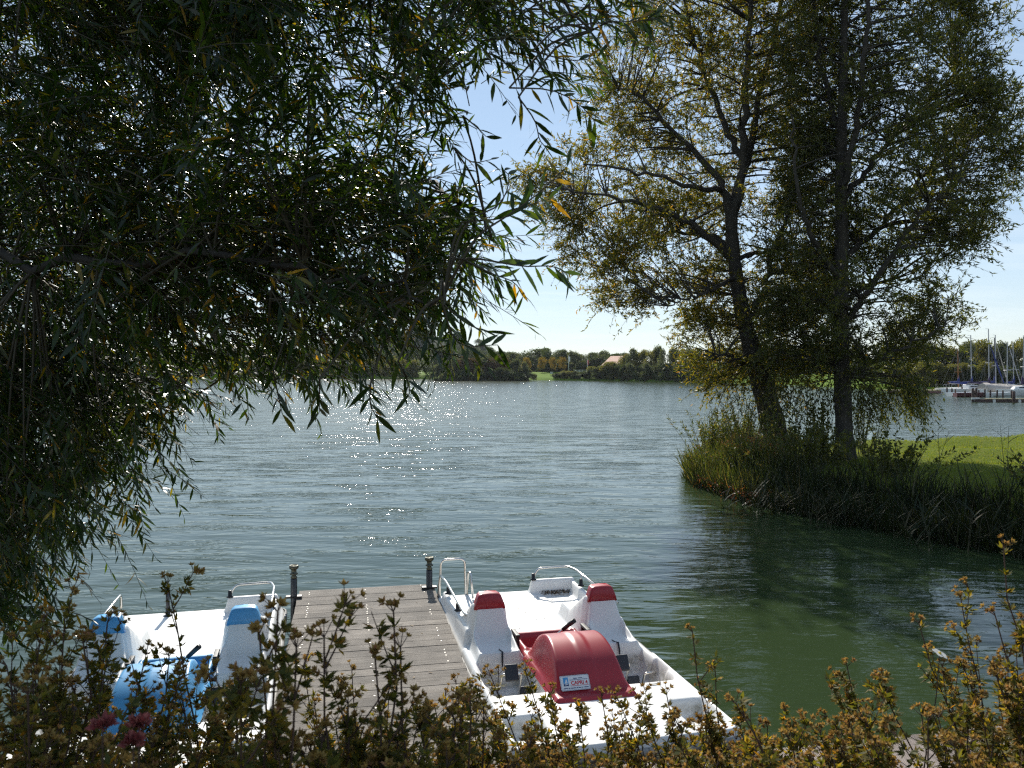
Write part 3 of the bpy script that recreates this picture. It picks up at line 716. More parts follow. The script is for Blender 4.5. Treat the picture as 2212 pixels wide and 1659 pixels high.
# leaf litter in the stern corner and on the deck
sp = Soup(); M = rot(0, 0, BY); o0 = np.array(boat_at((.305, 7.18)))
n = 260; loc = np.column_stack([rng.uniform(.34, .66, n), 3.49 - np.abs(rng.normal(0, .045, n)), .352 + rng.random(n) * .03])
n2 = 26; loc2 = np.column_stack([rng.uniform(-.25, .6, n2), rng.uniform(2.3, 3.4, n2), np.full(n2, .354)])
loc2 = loc2[~((loc2[:, 0] > .28) & (loc2[:, 1] < 2.85))]
loc = np.concatenate([loc, loc2]); d = rand_dir(len(loc)); d[:, 2] *= .3
sp.leaves(loc @ M.T + o0, d, np.tile([0, 0, 1.0], (len(loc), 1)) + .5 * rand_dir(len(loc)), rng.uniform(.02, .05, len(loc)), rng.uniform(.005, .010, len(loc)), 3, .3)
m_lit = leafmat('leaf_litter', [(0, (.05, .03, .015)), (.6, (.10, .06, .03)), (1, (.16, .11, .05))], .1, .8)
tag(sp.build('leaf_litter', m_lit), kind='stuff')
# ------------------------------------------------------------------ the two willows on the point
m_bark = pmat('willow_bark', (.040, .034, .026), .9, var=.45, scale=7, bump=.9, bscale=26)
m_leafA = leafmat('willow_leaf_yellowing', [(0, (.060, .082, .018)), (.45, (.095, .108, .022)), (.75, (.15, .14, .025)), (.93, (.22, .17, .025)), (1, (.27, .15, .03))], .58, .45, .4, (2.1, 1.8, .6))
m_leafB = leafmat('willow_leaf_green', [(0, (.044, .058, .018)), (.6, (.074, .086, .024)), (.92, (.115, .115, .028)), (1, (.17, .13, .025))], .52, .45, .4, (1.9, 1.8, .6))
def P21(p, Y0): return P(p[0], p[1], Y0 + (p[2] if len(p) > 2 else 0))
def smooth_line(pts, n):
    pts = np.asarray(pts, float); t = np.arange(len(pts)); tt = np.linspace(0, len(pts) - 1, n)
    out = np.zeros((n, pts.shape[1]))
    for k in range(pts.shape[1]):
        # Catmull-Rom
        p = np.concatenate([[2 * pts[0, k] - pts[1, k]], pts[:, k], [2 * pts[-1, k] - pts[-2, k]]])
        i = np.minimum(tt.astype(int), len(pts) - 2); f = tt - i
        p0, p1, p2, p3 = p[i], p[i + 1], p[i + 2], p[i + 3]
        out[:, k] = .5 * (2 * p1 + (-p0 + p2) * f + (2 * p0 - 5 * p1 + 4 * p2 - p3) * f ** 2 + (-p0 + 3 * p1 - 3 * p2 + p3) * f ** 3)
    return out
def willow(name, label, Y0, trunk, tr, limbs, crown, holes, nclump, leaf_mat, ntw, nleaf, seed, group, fringe=None, upright=.5, lowfill=.45, back=None):
    r = np.random.default_rng(seed)
    tp = np.array([P21(p, Y0) for p in trunk]); base = tp[0].copy()
    t = empty(name, base, 0, label, 'tree', group)
    tp = smooth_line(tp, 26); rr = np.interp(np.linspace(0, 1, 26), np.linspace(0, 1, len(tr)), tr)
    rr = rr * (1 + .05 * np.sin(np.arange(26) * 1.9)); rr[0] *= 1.35; rr[1] *= 1.12
    s = Soup(); V, Q = tube_np(tp - base, rr, 18)
    V = V.reshape(26, 18, 3); cen = (tp - base)[:, None]; a = np.arange(18)
    V = cen + (V - cen) * (1 + .07 * np.sin(a * 5 / 18 * 2 * np.pi + np.arange(26)[:, None] * .35) + .04 * np.sin(a * 2.3 + np.arange(26)[:, None] * .8))[..., None]
    s.add(V, Q); s.build('trunk', m_bark, t, True)
    nodes = [np.column_stack([tp[10:], rr[10:]])]
    for lb in limbs:
        pp, r0, r1 = lb; q = smooth_line([P21(p, Y0) for p in pp], 22)
        q[1:-1] += r.normal(0, .035, (20, 3)); rad = np.linspace(r0, r1, 22)
        b = Soup(); b.tube(q - base, rad, 8); b.build('limb', m_bark, t, True); nodes.append(np.column_stack([q, rad])[2:])
    nd = np.concatenate(nodes)
    # clumps through the crown's volume
    c2 = sample_poly(crown, nclump, r); e2 = sample_poly(crown, nclump, r); c2 = np.concatenate([c2, e2[(e2[:, 1] > 560) & (r.random(nclump) < lowfill)]])
    keep = (c2[:, 1] < 822) | (r.random(len(c2)) < .45)
    for h, pr in holes: keep &= ~(inside(h, c2) & (r.random(len(c2)) < pr))
    c2 = c2[keep]; m = len(c2)
    dm = edge_dist(crown, c2) / F * Y0
    thick = np.minimum(.35 + dm * .95, 3.1)
    C = np.array([P(x, y, Y0) for x, y in c2]); yo = r.uniform(-1, 1, m) * thick
    if back is not None: bk = inside(back, c2) & (r.random(m) < .75); yo = np.where(bk, np.abs(yo) + .25, yo)
    C[:, 1] += yo; C[:, 0] *= (Y0 + yo * .55) / Y0     # spread in depth about the tree's own axis
    # branch from the nearest lower, inner limb point
    cost = np.linalg.norm(C[:, None] - nd[None, :, :3], axis=2) + 1.2 * np.maximum(nd[None, :, 2] - C[:, None, 2] + .1, 0)
    j = cost.argmin(1); Bp = nd[j, :3]
    K = 8; tt = np.linspace(0, 1, K)[None, :, None]
    mid = (Bp + C) / 2 + r.normal(0, .10, (m, 3)); mid[:, 2] += .10 * np.linalg.norm(C - Bp, axis=1)
    A = (1 - tt) ** 2 * Bp[:, None] + 2 * tt * (1 - tt) * mid[:, None] + tt ** 2 * C[:, None]
    b = Soup(); ln = np.linalg.norm(C - Bp, axis=1)
    b.tubes(A - base, np.minimum(.012 + .012 * ln, nd[j, 3] * .75), np.full(m, .006), 4)
    # twigs
    tw = np.repeat(np.arange(m), ntw); n = len(tw)
    out = nrm(C - Bp)[tw]; d = nrm(out * .9 + r.normal(0, .75, (n, 3)) + np.array([0, 0, upright]))
    L = r.uniform(.35, .85, n); st = C[tw] + r.normal(0, .16, (n, 3))
    if fringe is not None:
        fl = inside(fringe, c2)[tw]; d[fl] = nrm(d[fl] * .5 + np.array([.15, 0, -1.0])); L[fl] *= 1.15
    K = 5; tt = np.linspace(0, 1, K)
    T = st[:, None] + d[:, None] * (L[:, None] * tt)[..., None]; T[..., 2] -= (L[:, None] * .28 * tt ** 2)
    b.tubes(T - base, np.full(n, .005), np.full(n, .0025), 3)
    b.build('branches', m_bark, t)
    li = np.repeat(np.arange(n), nleaf); q = r.uniform(.08, 1.05, len(li))
    pos = st[li] + d[li] * (L[li] * q)[:, None]; pos[:, 2] -= L[li] * .28 * q ** 2
    ld = nrm(d[li] * .8 + r.normal(0, .65, (len(li), 3)) + np.array([0, 0, -.25]))
    lf = Soup(); lf.leaves(pos - base, ld, rand_dir(len(li), r), r.uniform(.08, .15, len(li)), r.uniform(.022, .036, len(li)), 1)
    lf.build('crown', leaf_mat, t)
    return t
crA = [(1560, -420), (1440, -330), (1390, -150), (1370, 0), (1330, 100), (1272, 165), (1290, 235), (1345, 300), (1255, 325), (1190, 345), (1135, 395), (1165, 455), (1225, 490), (1228, 545), (1285, 600), (1310, 655), (1365, 688), (1400, 665), (1470, 660), (1500, 690), (1478, 745), (1500, 815), (1560, 838), (1700, 850), (1790, 800), (1790, 400), (1800, 0), (1790, -420)]
holesA = [([(1425, 640), (1500, 640), (1490, 735), (1430, 735)], .95), ([(1560, 455), (1520, 520), (1440, 560), (1400, 600), (1440, 660), (1560, 640)], .45), ([(1600, 420), (1700, 400), (1700, 640), (1620, 660)], .75), ([(1380, 240), (1440, 300), (1500, 400), (1360, 400)], .5), ([(1480, 250), (1580, 260), (1570, 400), (1500, 350)], .5)]
limbsA = [
    ([(1580, 480), (1562, 405), (1528, 352), (1452, 282), (1390, 216), (1338, 192)], .13, .02),
    ([(1582, 470), (1600, 400, -.2), (1602, 320, -.3), (1610, 200, -.5), (1620, 60, -.5), (1626, -150, -.4)], .14, .05),
    ([(1578, 478), (1592, 400, .3), (1622, 320, .5), (1642, 200, .8), (1680, 50, 1.0), (1700, -120, 1.2)], .13, .04),
    ([(1586, 560), (1502, 492, -.5), (1432, 457, -.9), (1350, 432, -1.2), (1240, 415, -1.3)], .11, .02),
    ([(1584, 535), (1520, 505, .7), (1440, 505, 1.2), (1330, 545, 1.6)], .08, .02),
    ([(1612, 700), (1642, 640, -.3), (1664, 560, -.5), (1700, 470, -.8), (1716, 395, -1.0)], .11, .03),
    ([(1601, 335), (1556, 250, .4), (1512, 130, .8), (1480, 10, 1.0), (1460, -160, 1.2)], .09, .03),
    ([(1592, 600), (1520, 632, -.8), (1440, 668, -1.3)], .06, .015),
    ([(1590, 560), (1660, 540, .9), (1726, 515, 1.4)], .07, .02),
    ([(1562, 410), (1500, 405, -1.0), (1420, 380, -1.7), (1260, 355, -2.0)], .08, .02),
    ([(1640, 800), (1580, 770, -.6), (1520, 765, -1.0)], .06, .02)]
trunkA = [(1692, 1006), (1668, 905), (1642, 812), (1614, 722), (1594, 622), (1583, 525), (1580, 465)]
willow('willow_tree', 'leaning yellowing willow on the point, nearer the open lake', 21.3, trunkA, [.35, .31, .27, .21, .18, .16, .15], limbsA, crA, holesA, 950, m_leafA, 11, 20, 11, 'willows on the grassy point', back=[(1330, 170), (1480, -60), (1720, -60), (1730, 640), (1560, 760), (1420, 520)])
crB = [(1700, -420), (1680, -100), (1700, 200), (1690, 500), (1660, 760), (1690, 838), (1760, 850), (1850, 852), (1905, 862), (1990, 852), (1960, 800), (2045, 735), (2075, 690), (2010, 690), (2065, 645), (2015, 590), (2062, 560), (2135, 500), (2125, 440), (2195, 405), (2215, 300), (2205, 190), (2125, 200), (2110, 130), (2170, 60), (2085, 10), (2050, -150), (1960, -420)]
holesB = [([(1850, 640), (1960, 560), (2060, 560), (1960, 690), (1850, 720)], .45), ([(1840, 560), (1900, 480), (1960, 480), (1880, 600)], .4)]
limbsB = [
    ([(1817, 705), (1868, 640, -.3), (1930, 545, -.7), (1992, 452, -1.0), (2070, 395, -1.2)], .09, .02),
    ([(1817, 610), (1752, 505, -.6), (1722, 410, -1.0), (1710, 250, -1.2)], .08, .02),
    ([(1818, 430), (1900, 332, .6), (1982, 240, 1.0), (2080, 150, 1.3)], .08, .02),
    ([(1818, 330), (1776, 150, .5), (1755, 0, .8), (1740, -180, 1.0)], .08, .03),
    ([(1818, 460), (1852, 250, -.6), (1872, 80, -1.0), (1882, -120, -1.2)], .09, .03),
    ([(1818, 830), (1884, 780, -.6), (1962, 745, -1.0), (2040, 705, -1.3)], .06, .015),
    ([(1818, 800), (1760, 760, .8), (1715, 740, 1.4)], .05, .015),
    ([(1818, 560), (1920, 470, 1.0), (2040, 330, 1.7), (2140, 280, 2.0)], .08, .02),
    ([(1818, 650), (1900, 610, 1.2), (2000, 600, 1.9)], .06, .02)]
trunkB = [(1826, 1024), (1823, 905), (1819, 785), (1816, 640), (1818, 520), (1816, 400), (1819, 250), (1823, 100), (1826, -150), (1828, -330)]
willow('willow_tree', 'upright dark green willow on the point, nearer the lawn', 19.3, trunkB, [.23, .20, .18, .17, .15, .13, .11, .08, .06, .03], limbsB, crB, holesB, 860, m_leafB, 11, 20, 12, 'willows on the grassy point', fringe=[(1640, 800), (2010, 800), (2010, 900), (1640, 900)], lowfill=.2, back=[(1740, -50), (1900, -50), (1900, 650), (1780, 650)])

# ------------------------------------------------------------------ growth along the edge of the point
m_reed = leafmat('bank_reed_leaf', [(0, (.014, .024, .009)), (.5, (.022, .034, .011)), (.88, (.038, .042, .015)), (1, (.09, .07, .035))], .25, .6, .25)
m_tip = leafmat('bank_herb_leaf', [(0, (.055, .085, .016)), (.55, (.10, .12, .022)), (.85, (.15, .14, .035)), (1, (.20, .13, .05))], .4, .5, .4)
m_rust = leafmat('rusty_herb_leaf', [(0, (.16, .05, .02)), (.6, (.24, .07, .025)), (1, (.30, .13, .05))], .35, .5, .3)
def blades(pos, h, w, lean, mat, name, rs, seg=3, bend=.35, par=None):
    n = len(pos); d = nrm(np.column_stack([rs.normal(0, lean, n), rs.normal(0, lean, n), np.ones(n)]))
    nor = rand_dir(n, rs); nor[:, 2] = .35 + np.abs(nor[:, 2]) * .2
    s = Soup(); s.leaves(pos, d, nor, h, w, seg, bend * rs.random(n), [.8, 1, .75, .08] if seg == 3 else None)
    return s.build(name, mat, par)
r2 = np.random.default_rng(5)
front = PT[1:11]
def along(poly, n, rs, lo=-.05, hi=1.0):
    seg = np.linalg.norm(np.diff(poly, axis=0), axis=1); cum = np.concatenate([[0], np.cumsum(seg)]); q = rs.random(n) * cum[-1]
    i = np.clip(np.searchsorted(cum, q) - 1, 0, len(seg) - 1); f = (q - cum[i]) / seg[i]
    p = poly[i] + (poly[i + 1] - poly[i]) * f[:, None]; t = nrm(poly[i + 1] - poly[i]); nn = np.column_stack([-t[:, 1], t[:, 0]])
    return p + nn * rs.uniform(lo, hi, n)[:, None]
pp = along(np.array(front)[:9], 17000, r2, -.12, 1.25); ok = inside(PT, pp) | (r2.random(len(pp)) < .5); pp = pp[ok]
z, D = point_z(pp); z = np.maximum(z, -.05)
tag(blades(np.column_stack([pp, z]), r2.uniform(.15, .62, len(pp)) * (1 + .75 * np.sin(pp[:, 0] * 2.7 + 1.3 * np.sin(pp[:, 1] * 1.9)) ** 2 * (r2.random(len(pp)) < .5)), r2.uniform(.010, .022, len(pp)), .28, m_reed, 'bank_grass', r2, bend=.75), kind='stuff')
pp = along(np.array([PT[15], PT[16], PT[0], PT[1], PT[2], PT[3]]), 6500, r2, -.05, 1.5); pp = pp[inside(PT, pp)]; z, D = point_z(pp)
tag(blades(np.column_stack([pp, np.maximum(z, -.05)]), r2.uniform(.25, .8, len(pp)), r2.uniform(.010, .022, len(pp)), .3, m_tip, 'bank_herbs', r2), kind='stuff')
pp = along(np.array([PT[2], PT[3], PT[4]]), 700, r2, -.1, .35); pp = pp[(pp[:, 1] > 16.2)]; z, D = point_z(pp); pos = np.column_stack([pp, np.maximum(z, .0) + r2.random(len(pp)) * .28])
s = Soup(); s.leaves(pos, rand_dir(len(pos), r2), rand_dir(len(pos), r2), r2.uniform(.05, .11, len(pos)), r2.uniform(.03, .06, len(pos)), 1); tag(s.build('rusty_ground_cover', m_rust), kind='stuff')
# lawn blades
n = 60000; pp = np.column_stack([r2.uniform(7.5, 24, n), r2.uniform(13, 31, n)]); pp = pp[inside(PT, pp) & (edge_dist(PT, pp) > .5)]; z, D = point_z(pp)
m_blade = leafmat('lawn_blade', [(0, (.10, .15, .012)), (.6, (.15, .19, .018)), (1, (.22, .21, .04))], .5, .6, .3)
tag(blades(np.column_stack([pp, z]), r2.uniform(.03, .075, len(pp)), r2.uniform(.008, .016, len(pp)), .5, m_blade, 'lawn_grass', r2, 1), kind='stuff')

def herb(name, x, y, h, nst, spread, mat, label, cat, lw=(.07, .13, .016, .030), flower=None, dens=26, lean=.25, seed=1, group=None):
    """Leafy perennial: several stems with leaves all the way up."""
    rs = np.random.default_rng(seed); z = float(point_z(np.array([[x, y]]))[0][0]); nst = int(nst * 1.5); dens = int(dens * 1.5); t = empty(name, (x, y, z), 0, label, cat, group)
    a = rs.uniform(0, 2 * np.pi, nst); b0 = np.column_stack([np.cos(a), np.sin(a), 0 * a]) * rs.uniform(0, spread, nst)[:, None]
    d = nrm(np.column_stack([b0[:, 0] / max(spread, .01) * lean + rs.normal(0, lean * .5, nst), b0[:, 1] / max(spread, .01) * lean + rs.normal(0, lean * .5, nst), np.ones(nst)]))
    Ls = h * rs.uniform(.6, 1.0, nst); K = 6; tt = np.linspace(0, 1, K)
    A = b0[:, None] + d[:, None] * (Ls[:, None] * tt)[..., None]; A[..., :2] += (d[:, None, :2] * (tt ** 2)[None, :, None]) * .4 * Ls[:, None, None]
    s = Soup(); s.tubes(A - np.array([0, 0, .05]), np.full(nst, .007), np.full(nst, .003), 4); s.build('stems', m_stem, t)
    li = np.repeat(np.arange(nst), dens); q = rs.uniform(.1, 1.0, len(li)); f = q * (K - 1); i0 = np.minimum(f.astype(int), K - 2); fr = (f - i0)[:, None]
    pos = A[li, i0] * (1 - fr) + A[li, i0 + 1] * fr
    ld = nrm(rand_dir(len(li), rs) * .8 + d[li] * .6)
    s = Soup(); s.leaves(pos, ld, rand_dir(len(li), rs), rs.uniform(lw[0], lw[1], len(li)), rs.uniform(lw[2], lw[3], len(li)), 2); s.build('leaves', mat, t)
    if flower:
        tips = A[:, -1]; k = 14; fi = np.repeat(np.arange(nst), k); fp = tips[fi] + rs.normal(0, .035, (len(fi), 3)) + np.array([0, 0, .02])
        s = Soup(); s.leaves(fp, rand_dir(len(fi), rs), rand_dir(len(fi), rs), rs.uniform(.02, .04, len(fi)), .016, 1); s.build('blossom', flower, t)
    return t
m_stem = pmat('green_brown_stem', (.06, .055, .025), .8, var=.3, scale=15)
m_plume = leafmat('pale_plume', [(0, (.20, .16, .10)), (1, (.32, .27, .19))], .35, .8, .2)
herb('willowherb', 5.35, 21.6, 1.55, 26, .42, m_tip, 'tall feathery yellow green willowherb at the tip of the point', 'plant', dens=42, seed=21)
herb('willowherb', 6.1, 21.0, 1.75, 24, .40, m_tip, 'tallest yellow green willowherb clump just left of the leaning trunk', 'plant', dens=44, seed=22, flower=m_plume)
herb('willowherb', 5.75, 22.2, 1.25, 22, .5, m_tip, 'shorter willowherb clump behind the tip of the point', 'plant', dens=38, seed=28)
herb('dock_plant', 6.6, 19.3, 1.3, 16, .4, m_tip, 'leafy green plant in front of the leaning trunk', 'plant', (.07, .13, .025, .05), dens=30, lean=.3, seed=29)
herb('bush', 6.5, 17.3, 1.0, 26, .6, m_leafB, 'dark bush on the bank right below the leaning trunk', 'bush', (.05, .10, .03, .05), dens=30, lean=.5, seed=50)
herb('bush', 7.4, 15.6, .95, 26, .6, m_leafB, 'dark bush on the bank right below the upright trunk', 'bush', (.05, .10, .03, .05), dens=30, lean=.5, seed=51)
herb('bush', 9.3, 13.4, .9, 26, .7, m_leafB, 'dark bush on the shaded bank under the lawn near the right border', 'bush', (.05, .10, .03, .05), dens=30, lean=.5, seed=52)
herb('bramble_bush', 5.05, 19.6, .75, 30, .5, m_tip, 'low bushy herb hanging over the water at the point', 'plant', (.04, .09, .02, .04), dens=34, lean=.7, seed=23)
herb('bramble_bush', 5.6, 18.2, .85, 30, .5, m_tip, 'leafy herb with orange leaves at the foot of the bank', 'plant', (.04, .09, .02, .04), dens=30, lean=.6, seed=24, flower=m_rust)
herb('alder_sapling', 7.55, 19.9, 1.75, 9, .30, m_leafB, 'slim sapling with round leaves standing between the two trunks', 'sapling', (.06, .10, .045, .07), dens=30, lean=.12, seed=25)
herb('shrub', 7.2, 18.6, .95, 26, .45, m_leafB, 'dark shrub between the trunks, at the foot of the leaning willow', 'shrub', (.05, .10, .03, .05), dens=30, lean=.4, seed=26)
herb('willow_shoots', 8.55, 19.6, 1.45, 14, .28, m_leafB, 'thin willow shoots rising right of the upright trunk', 'shrub', (.07, .12, .012, .02), dens=34, lean=.30, seed=27)
# bulrushes and reeds
def reed(name, x, y, h, nst, label, seed, lean=.12, spread=.18, ll=.55, plume=False, group=None):
    rs = np.random.default_rng(seed); z = float(point_z(np.array([[x, y]]))[0][0]); t = empty(name, (x, y, z), 0, label, 'reed', group)
    s = Soup(); lf = Soup(); pl = Soup()
    for k in range(nst):
        b = np.array([rs.normal(0, spread), rs.normal(0, spread), -.05]); d = nrm(np.array([rs.normal(0, lean), rs.normal(0, lean), 1.0])); hh = h * rs.uniform(.75, 1)
        A = b + d * np.linspace(0, hh, 6)[:, None]; s.tube(A, np.linspace(.007, .003, 6), 5)
        m = rs.integers(5, 8); q = rs.uniform(.3, .98, m); side = np.where(np.arange(m) % 2, 1, -1); az = rs.uniform(0, np.pi)
        ld = nrm(np.column_stack([np.cos(az) * side, np.sin(az) * side * .6, rs.uniform(.5, 1.3, m)]))
        lf.leaves(b + d * (q * hh)[:, None], ld, np.tile([0, 0, 1.0], (m, 1)), rs.uniform(.6, 1, m) * ll, rs.uniform(.018, .03, m), 3, rs.uniform(.1, .5, m), [.6, 1, .7, .06])
        if plume:
            pp_ = np.repeat(A[-1][None], 30, 0) + np.column_stack([rs.normal(0, .02, 30), rs.normal(0, .02, 30), rs.uniform(-.05, .16, 30)]); pl.leaves(pp_, nrm(rand_dir(30, rs) + [0.6, 0, 0]), rand_dir(30, rs), .05, .008, 1)
    s.build('stems', m_stem, t); lf.build('leaves', m_reed, t)
    if plume: pl.build('plume', m_plume, t)
    return t
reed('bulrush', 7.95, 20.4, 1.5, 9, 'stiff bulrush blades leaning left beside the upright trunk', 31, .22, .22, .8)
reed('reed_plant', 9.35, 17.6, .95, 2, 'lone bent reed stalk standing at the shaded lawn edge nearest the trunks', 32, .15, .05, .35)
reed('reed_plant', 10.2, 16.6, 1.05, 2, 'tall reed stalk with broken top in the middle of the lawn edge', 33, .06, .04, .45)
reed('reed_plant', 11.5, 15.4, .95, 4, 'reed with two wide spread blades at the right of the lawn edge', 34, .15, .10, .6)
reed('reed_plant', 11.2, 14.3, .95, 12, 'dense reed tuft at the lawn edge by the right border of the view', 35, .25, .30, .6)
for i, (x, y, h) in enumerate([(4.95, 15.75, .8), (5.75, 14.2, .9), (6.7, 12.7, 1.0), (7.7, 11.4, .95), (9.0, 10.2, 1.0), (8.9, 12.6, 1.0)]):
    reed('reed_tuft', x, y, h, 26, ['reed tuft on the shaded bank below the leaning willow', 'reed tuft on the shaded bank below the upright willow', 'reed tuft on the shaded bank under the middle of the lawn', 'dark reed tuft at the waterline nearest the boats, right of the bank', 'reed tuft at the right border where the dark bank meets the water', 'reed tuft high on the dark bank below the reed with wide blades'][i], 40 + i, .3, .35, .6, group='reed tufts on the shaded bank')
# ------------------------------------------------------------------ willow overhanging from the left
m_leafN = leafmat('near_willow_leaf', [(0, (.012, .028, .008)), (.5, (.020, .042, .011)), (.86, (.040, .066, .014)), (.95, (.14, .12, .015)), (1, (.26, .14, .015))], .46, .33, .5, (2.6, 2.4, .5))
m_twig = pmat('willow_twig', (.050, .040, .020), .7, var=.3, scale=20)
poly_main = [(-260, -330), (1330, -330), (1390, -80), (1330, 0), (1230, 40), (1170, 120), (1080, 130), (970, 160), (920, 250), (900, 330), (935, 380), (930, 430), (990, 480), (1010, 535), (960, 580), (910, 610), (930, 650), (890, 700), (810, 725), (750, 740), (680, 750), (600, 750), (545, 720), (490, 690), (430, 690), (-260, 690)]
poly_left = [(-260, 700), (440, 700), (450, 770), (390, 800), (310, 810), (330, 890), (290, 950), (215, 1010), (160, 1040), (140, 1090), (50, 1150), (0, 1210), (-60, 1290), (-260, 1370)]
rn = np.random.default_rng(77)
base0 = np.array([-4.6, 3.4, float(bank_z(np.array(-4.6), np.array(3.4)))]); base0[2] = max(base0[2], -.1)
tw_root = empty('willow_tree', base0, 0, 'dark overhanging willow whose near branches fill the upper left', 'tree')
# trunk and limbs: the trunk stands left of the view and its limbs reach over the water
tp = smooth_line([base0, base0 + [.15, .1, 1.6], base0 + [.5, .2, 3.2], base0 + [.7, .4, 5.5], base0 + [.8, .6, 8]], 18) - base0
s = Soup(); s.tube(tp, np.linspace(.36, .12, 18), 14); s.build('trunk', m_bark, tw_root, True)
limbN = []
for pts, r0 in [([tp[6] + base0, P(-300, 200, 4.6), P(0, 250, 4.9), P(420, 300, 4.7), P(760, 370, 4.0), P(1000, 440, 3.2), P(1060, 520, 2.9)], .045),
                ([tp[9] + base0, P(-200, -160, 3.6), P(300, -160, 3.3), P(800, -110, 3.0), P(1150, -30, 2.8), P(1330, 60, 2.7)], .04),
                ([tp[4] + base0, P(-250, 560, 3.9), P(60, 560, 3.6), P(450, 560, 3.1), P(760, 600, 2.7), P(960, 660, 2.5)], .035),
                ([tp[3] + base0, P(-250, 760, 4.6), P(0, 780, 4.5), P(250, 800, 4.4), P(420, 850, 4.3)], .045),
                ([tp[8] + base0, P(-100, 60, 4.6), P(300, 80, 4.6), P(640, 120, 4.4), P(900, 190, 4.1)], .035),
                ([tp[2] + base0, P(-200, 960, 4.6), P(40, 980, 4.6), P(200, 1030, 4.6)], .035)]:
    q = smooth_line(pts, 30); q[1:] += rn.normal(0, .02, (29, 3)); b = Soup(); b.tube(q - base0, np.linspace(r0, .005, 30) * np.linspace(1, .45, 30) ** .5, 7); b.build('limb', m_bark, tw_root, True); limbN.append(q[4:])
limbN = np.concatenate(limbN)
def near_foliage(poly, ncl, ntw, nlf, depth, spread, Lr, seedd, droop, dens=None):
    r = np.random.default_rng(seedd); c2 = sample_poly(poly, ncl, r)
    if dens is not None: c2 = c2[r.random(len(c2)) < dens(c2)]
    ed = edge_dist(poly, c2)
    Y = depth(c2, r); C = np.stack([(c2[:, 0] - CX) / F * Y, Y, CAMZ - (c2[:, 1] - HY) / F * Y], 1)
    j = np.linalg.norm(C[:, None] - limbN[None], axis=2).argmin(1); Bp = limbN[j]; m = len(C)
    K = 8; tt = np.linspace(0, 1, K)[None, :, None]; mid = (Bp + C) / 2 + r.normal(0, .05, (m, 3)); mid[:, 2] += .12 * np.linalg.norm(C - Bp, axis=1)
    A = (1 - tt) ** 2 * Bp[:, None] + 2 * tt * (1 - tt) * mid[:, None] + tt ** 2 * C[:, None]
    out = nrm(C - (base0 + [0, 0, 3.2])); out[:, 1] *= .3
    tw = np.repeat(np.arange(m), ntw); n = len(tw)
    d = nrm(nrm(C - Bp)[tw] * .5 + out[tw] * .5 + r.normal(0, .45, (n, 3)) + np.array([.30, 0, -.06]))
    Lt = r.uniform(*Lr, n); dr = droop * r.uniform(.6, 1.4, n)
    st = C[tw] + r.normal(0, spread, (n, 3)) - d * (Lt * .45)[:, None]
    K2 = 7; t2 = np.linspace(0, 1, K2)
    T = st[:, None] + d[:, None] * (Lt[:, None] * t2)[..., None]; T[..., 2] -= (Lt * dr)[:, None] * t2 ** 2
    q = (np.arange(nlf) + .5) / nlf; q = np.concatenate([q * .9 + .1])
    li = np.repeat(np.arange(n), nlf); qq = np.tile(q, n) + r.normal(0, .012, n * nlf)
    pos = st[li] + d[li] * (Lt[li] * qq)[:, None]; pos[:, 2] -= (Lt * dr)[li] * qq ** 2
    tan = d[li].copy(); tan[:, 2] -= 2 * dr[li] * qq; tan = nrm(tan)
    az = nrm(np.cross(tan, np.array([0, 0, 1.0])) + 1e-6); sgn = np.where(np.arange(n * nlf) % 2, 1.0, -1.0)[:, None]
    up = np.cross(az, tan)
    roll = r.normal(0, .6, n * nlf)[:, None]
    ld = nrm(tan * .8 + sgn * (az * np.cos(roll) + up * np.sin(roll)) * .62 + np.array([0, 0, -.14]) + r.normal(0, .20, (n * nlf, 3)))
    nor = nrm(up * 1.0 + r.normal(0, .45, (n * nlf, 3)) + np.array([0, 0, .4]))
    ln = r.uniform(.056, .096, n * nlf) * np.interp(qq, [0, .2, .8, 1], [.8, 1, 1, .55])
    return A, T, pos, ld, nor, ln
br = Soup(); lf = Soup()
def depth_main(c, r):
    x, y = c[:, 0], c[:, 1]
    far = np.clip((500 - x) / 500, 0, 1)
    return r.uniform(2.4, 3.4, len(c)) + far * .8 + r.random(len(c)) ** 1.3 * (1.0 + 1.2 * far)
def dens_main(c):
    x, y = c[:, 0], c[:, 1]
    p = np.interp(x, [0, 450, 620, 900, 1150, 1400], [1, 1, .66, .46, .42, .58])
    p = np.where((x > 560) & (y > 430), np.maximum(p, 1.0), p)
    p = np.where((x > 920) & (y > 130) & (y < 430), .26, p)
    p = np.where((x > 620) & (x < 1000) & (y > -50) & (y < 300), .40, p)
    return p
def depth_left(c, r): return r.uniform(3.4, 5.4, len(c))
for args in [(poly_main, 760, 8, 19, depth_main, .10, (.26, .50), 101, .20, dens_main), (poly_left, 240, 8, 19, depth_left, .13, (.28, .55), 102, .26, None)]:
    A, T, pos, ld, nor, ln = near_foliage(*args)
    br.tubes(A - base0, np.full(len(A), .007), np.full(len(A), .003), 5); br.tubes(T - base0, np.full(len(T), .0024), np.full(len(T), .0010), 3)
    lf.leaves(pos - base0, ld, nor, ln, ln * rn.uniform(.13, .20, len(ln)), 4, rn.uniform(-.05, .32, len(ln)), [.10, .82, 1.0, .66, .05])
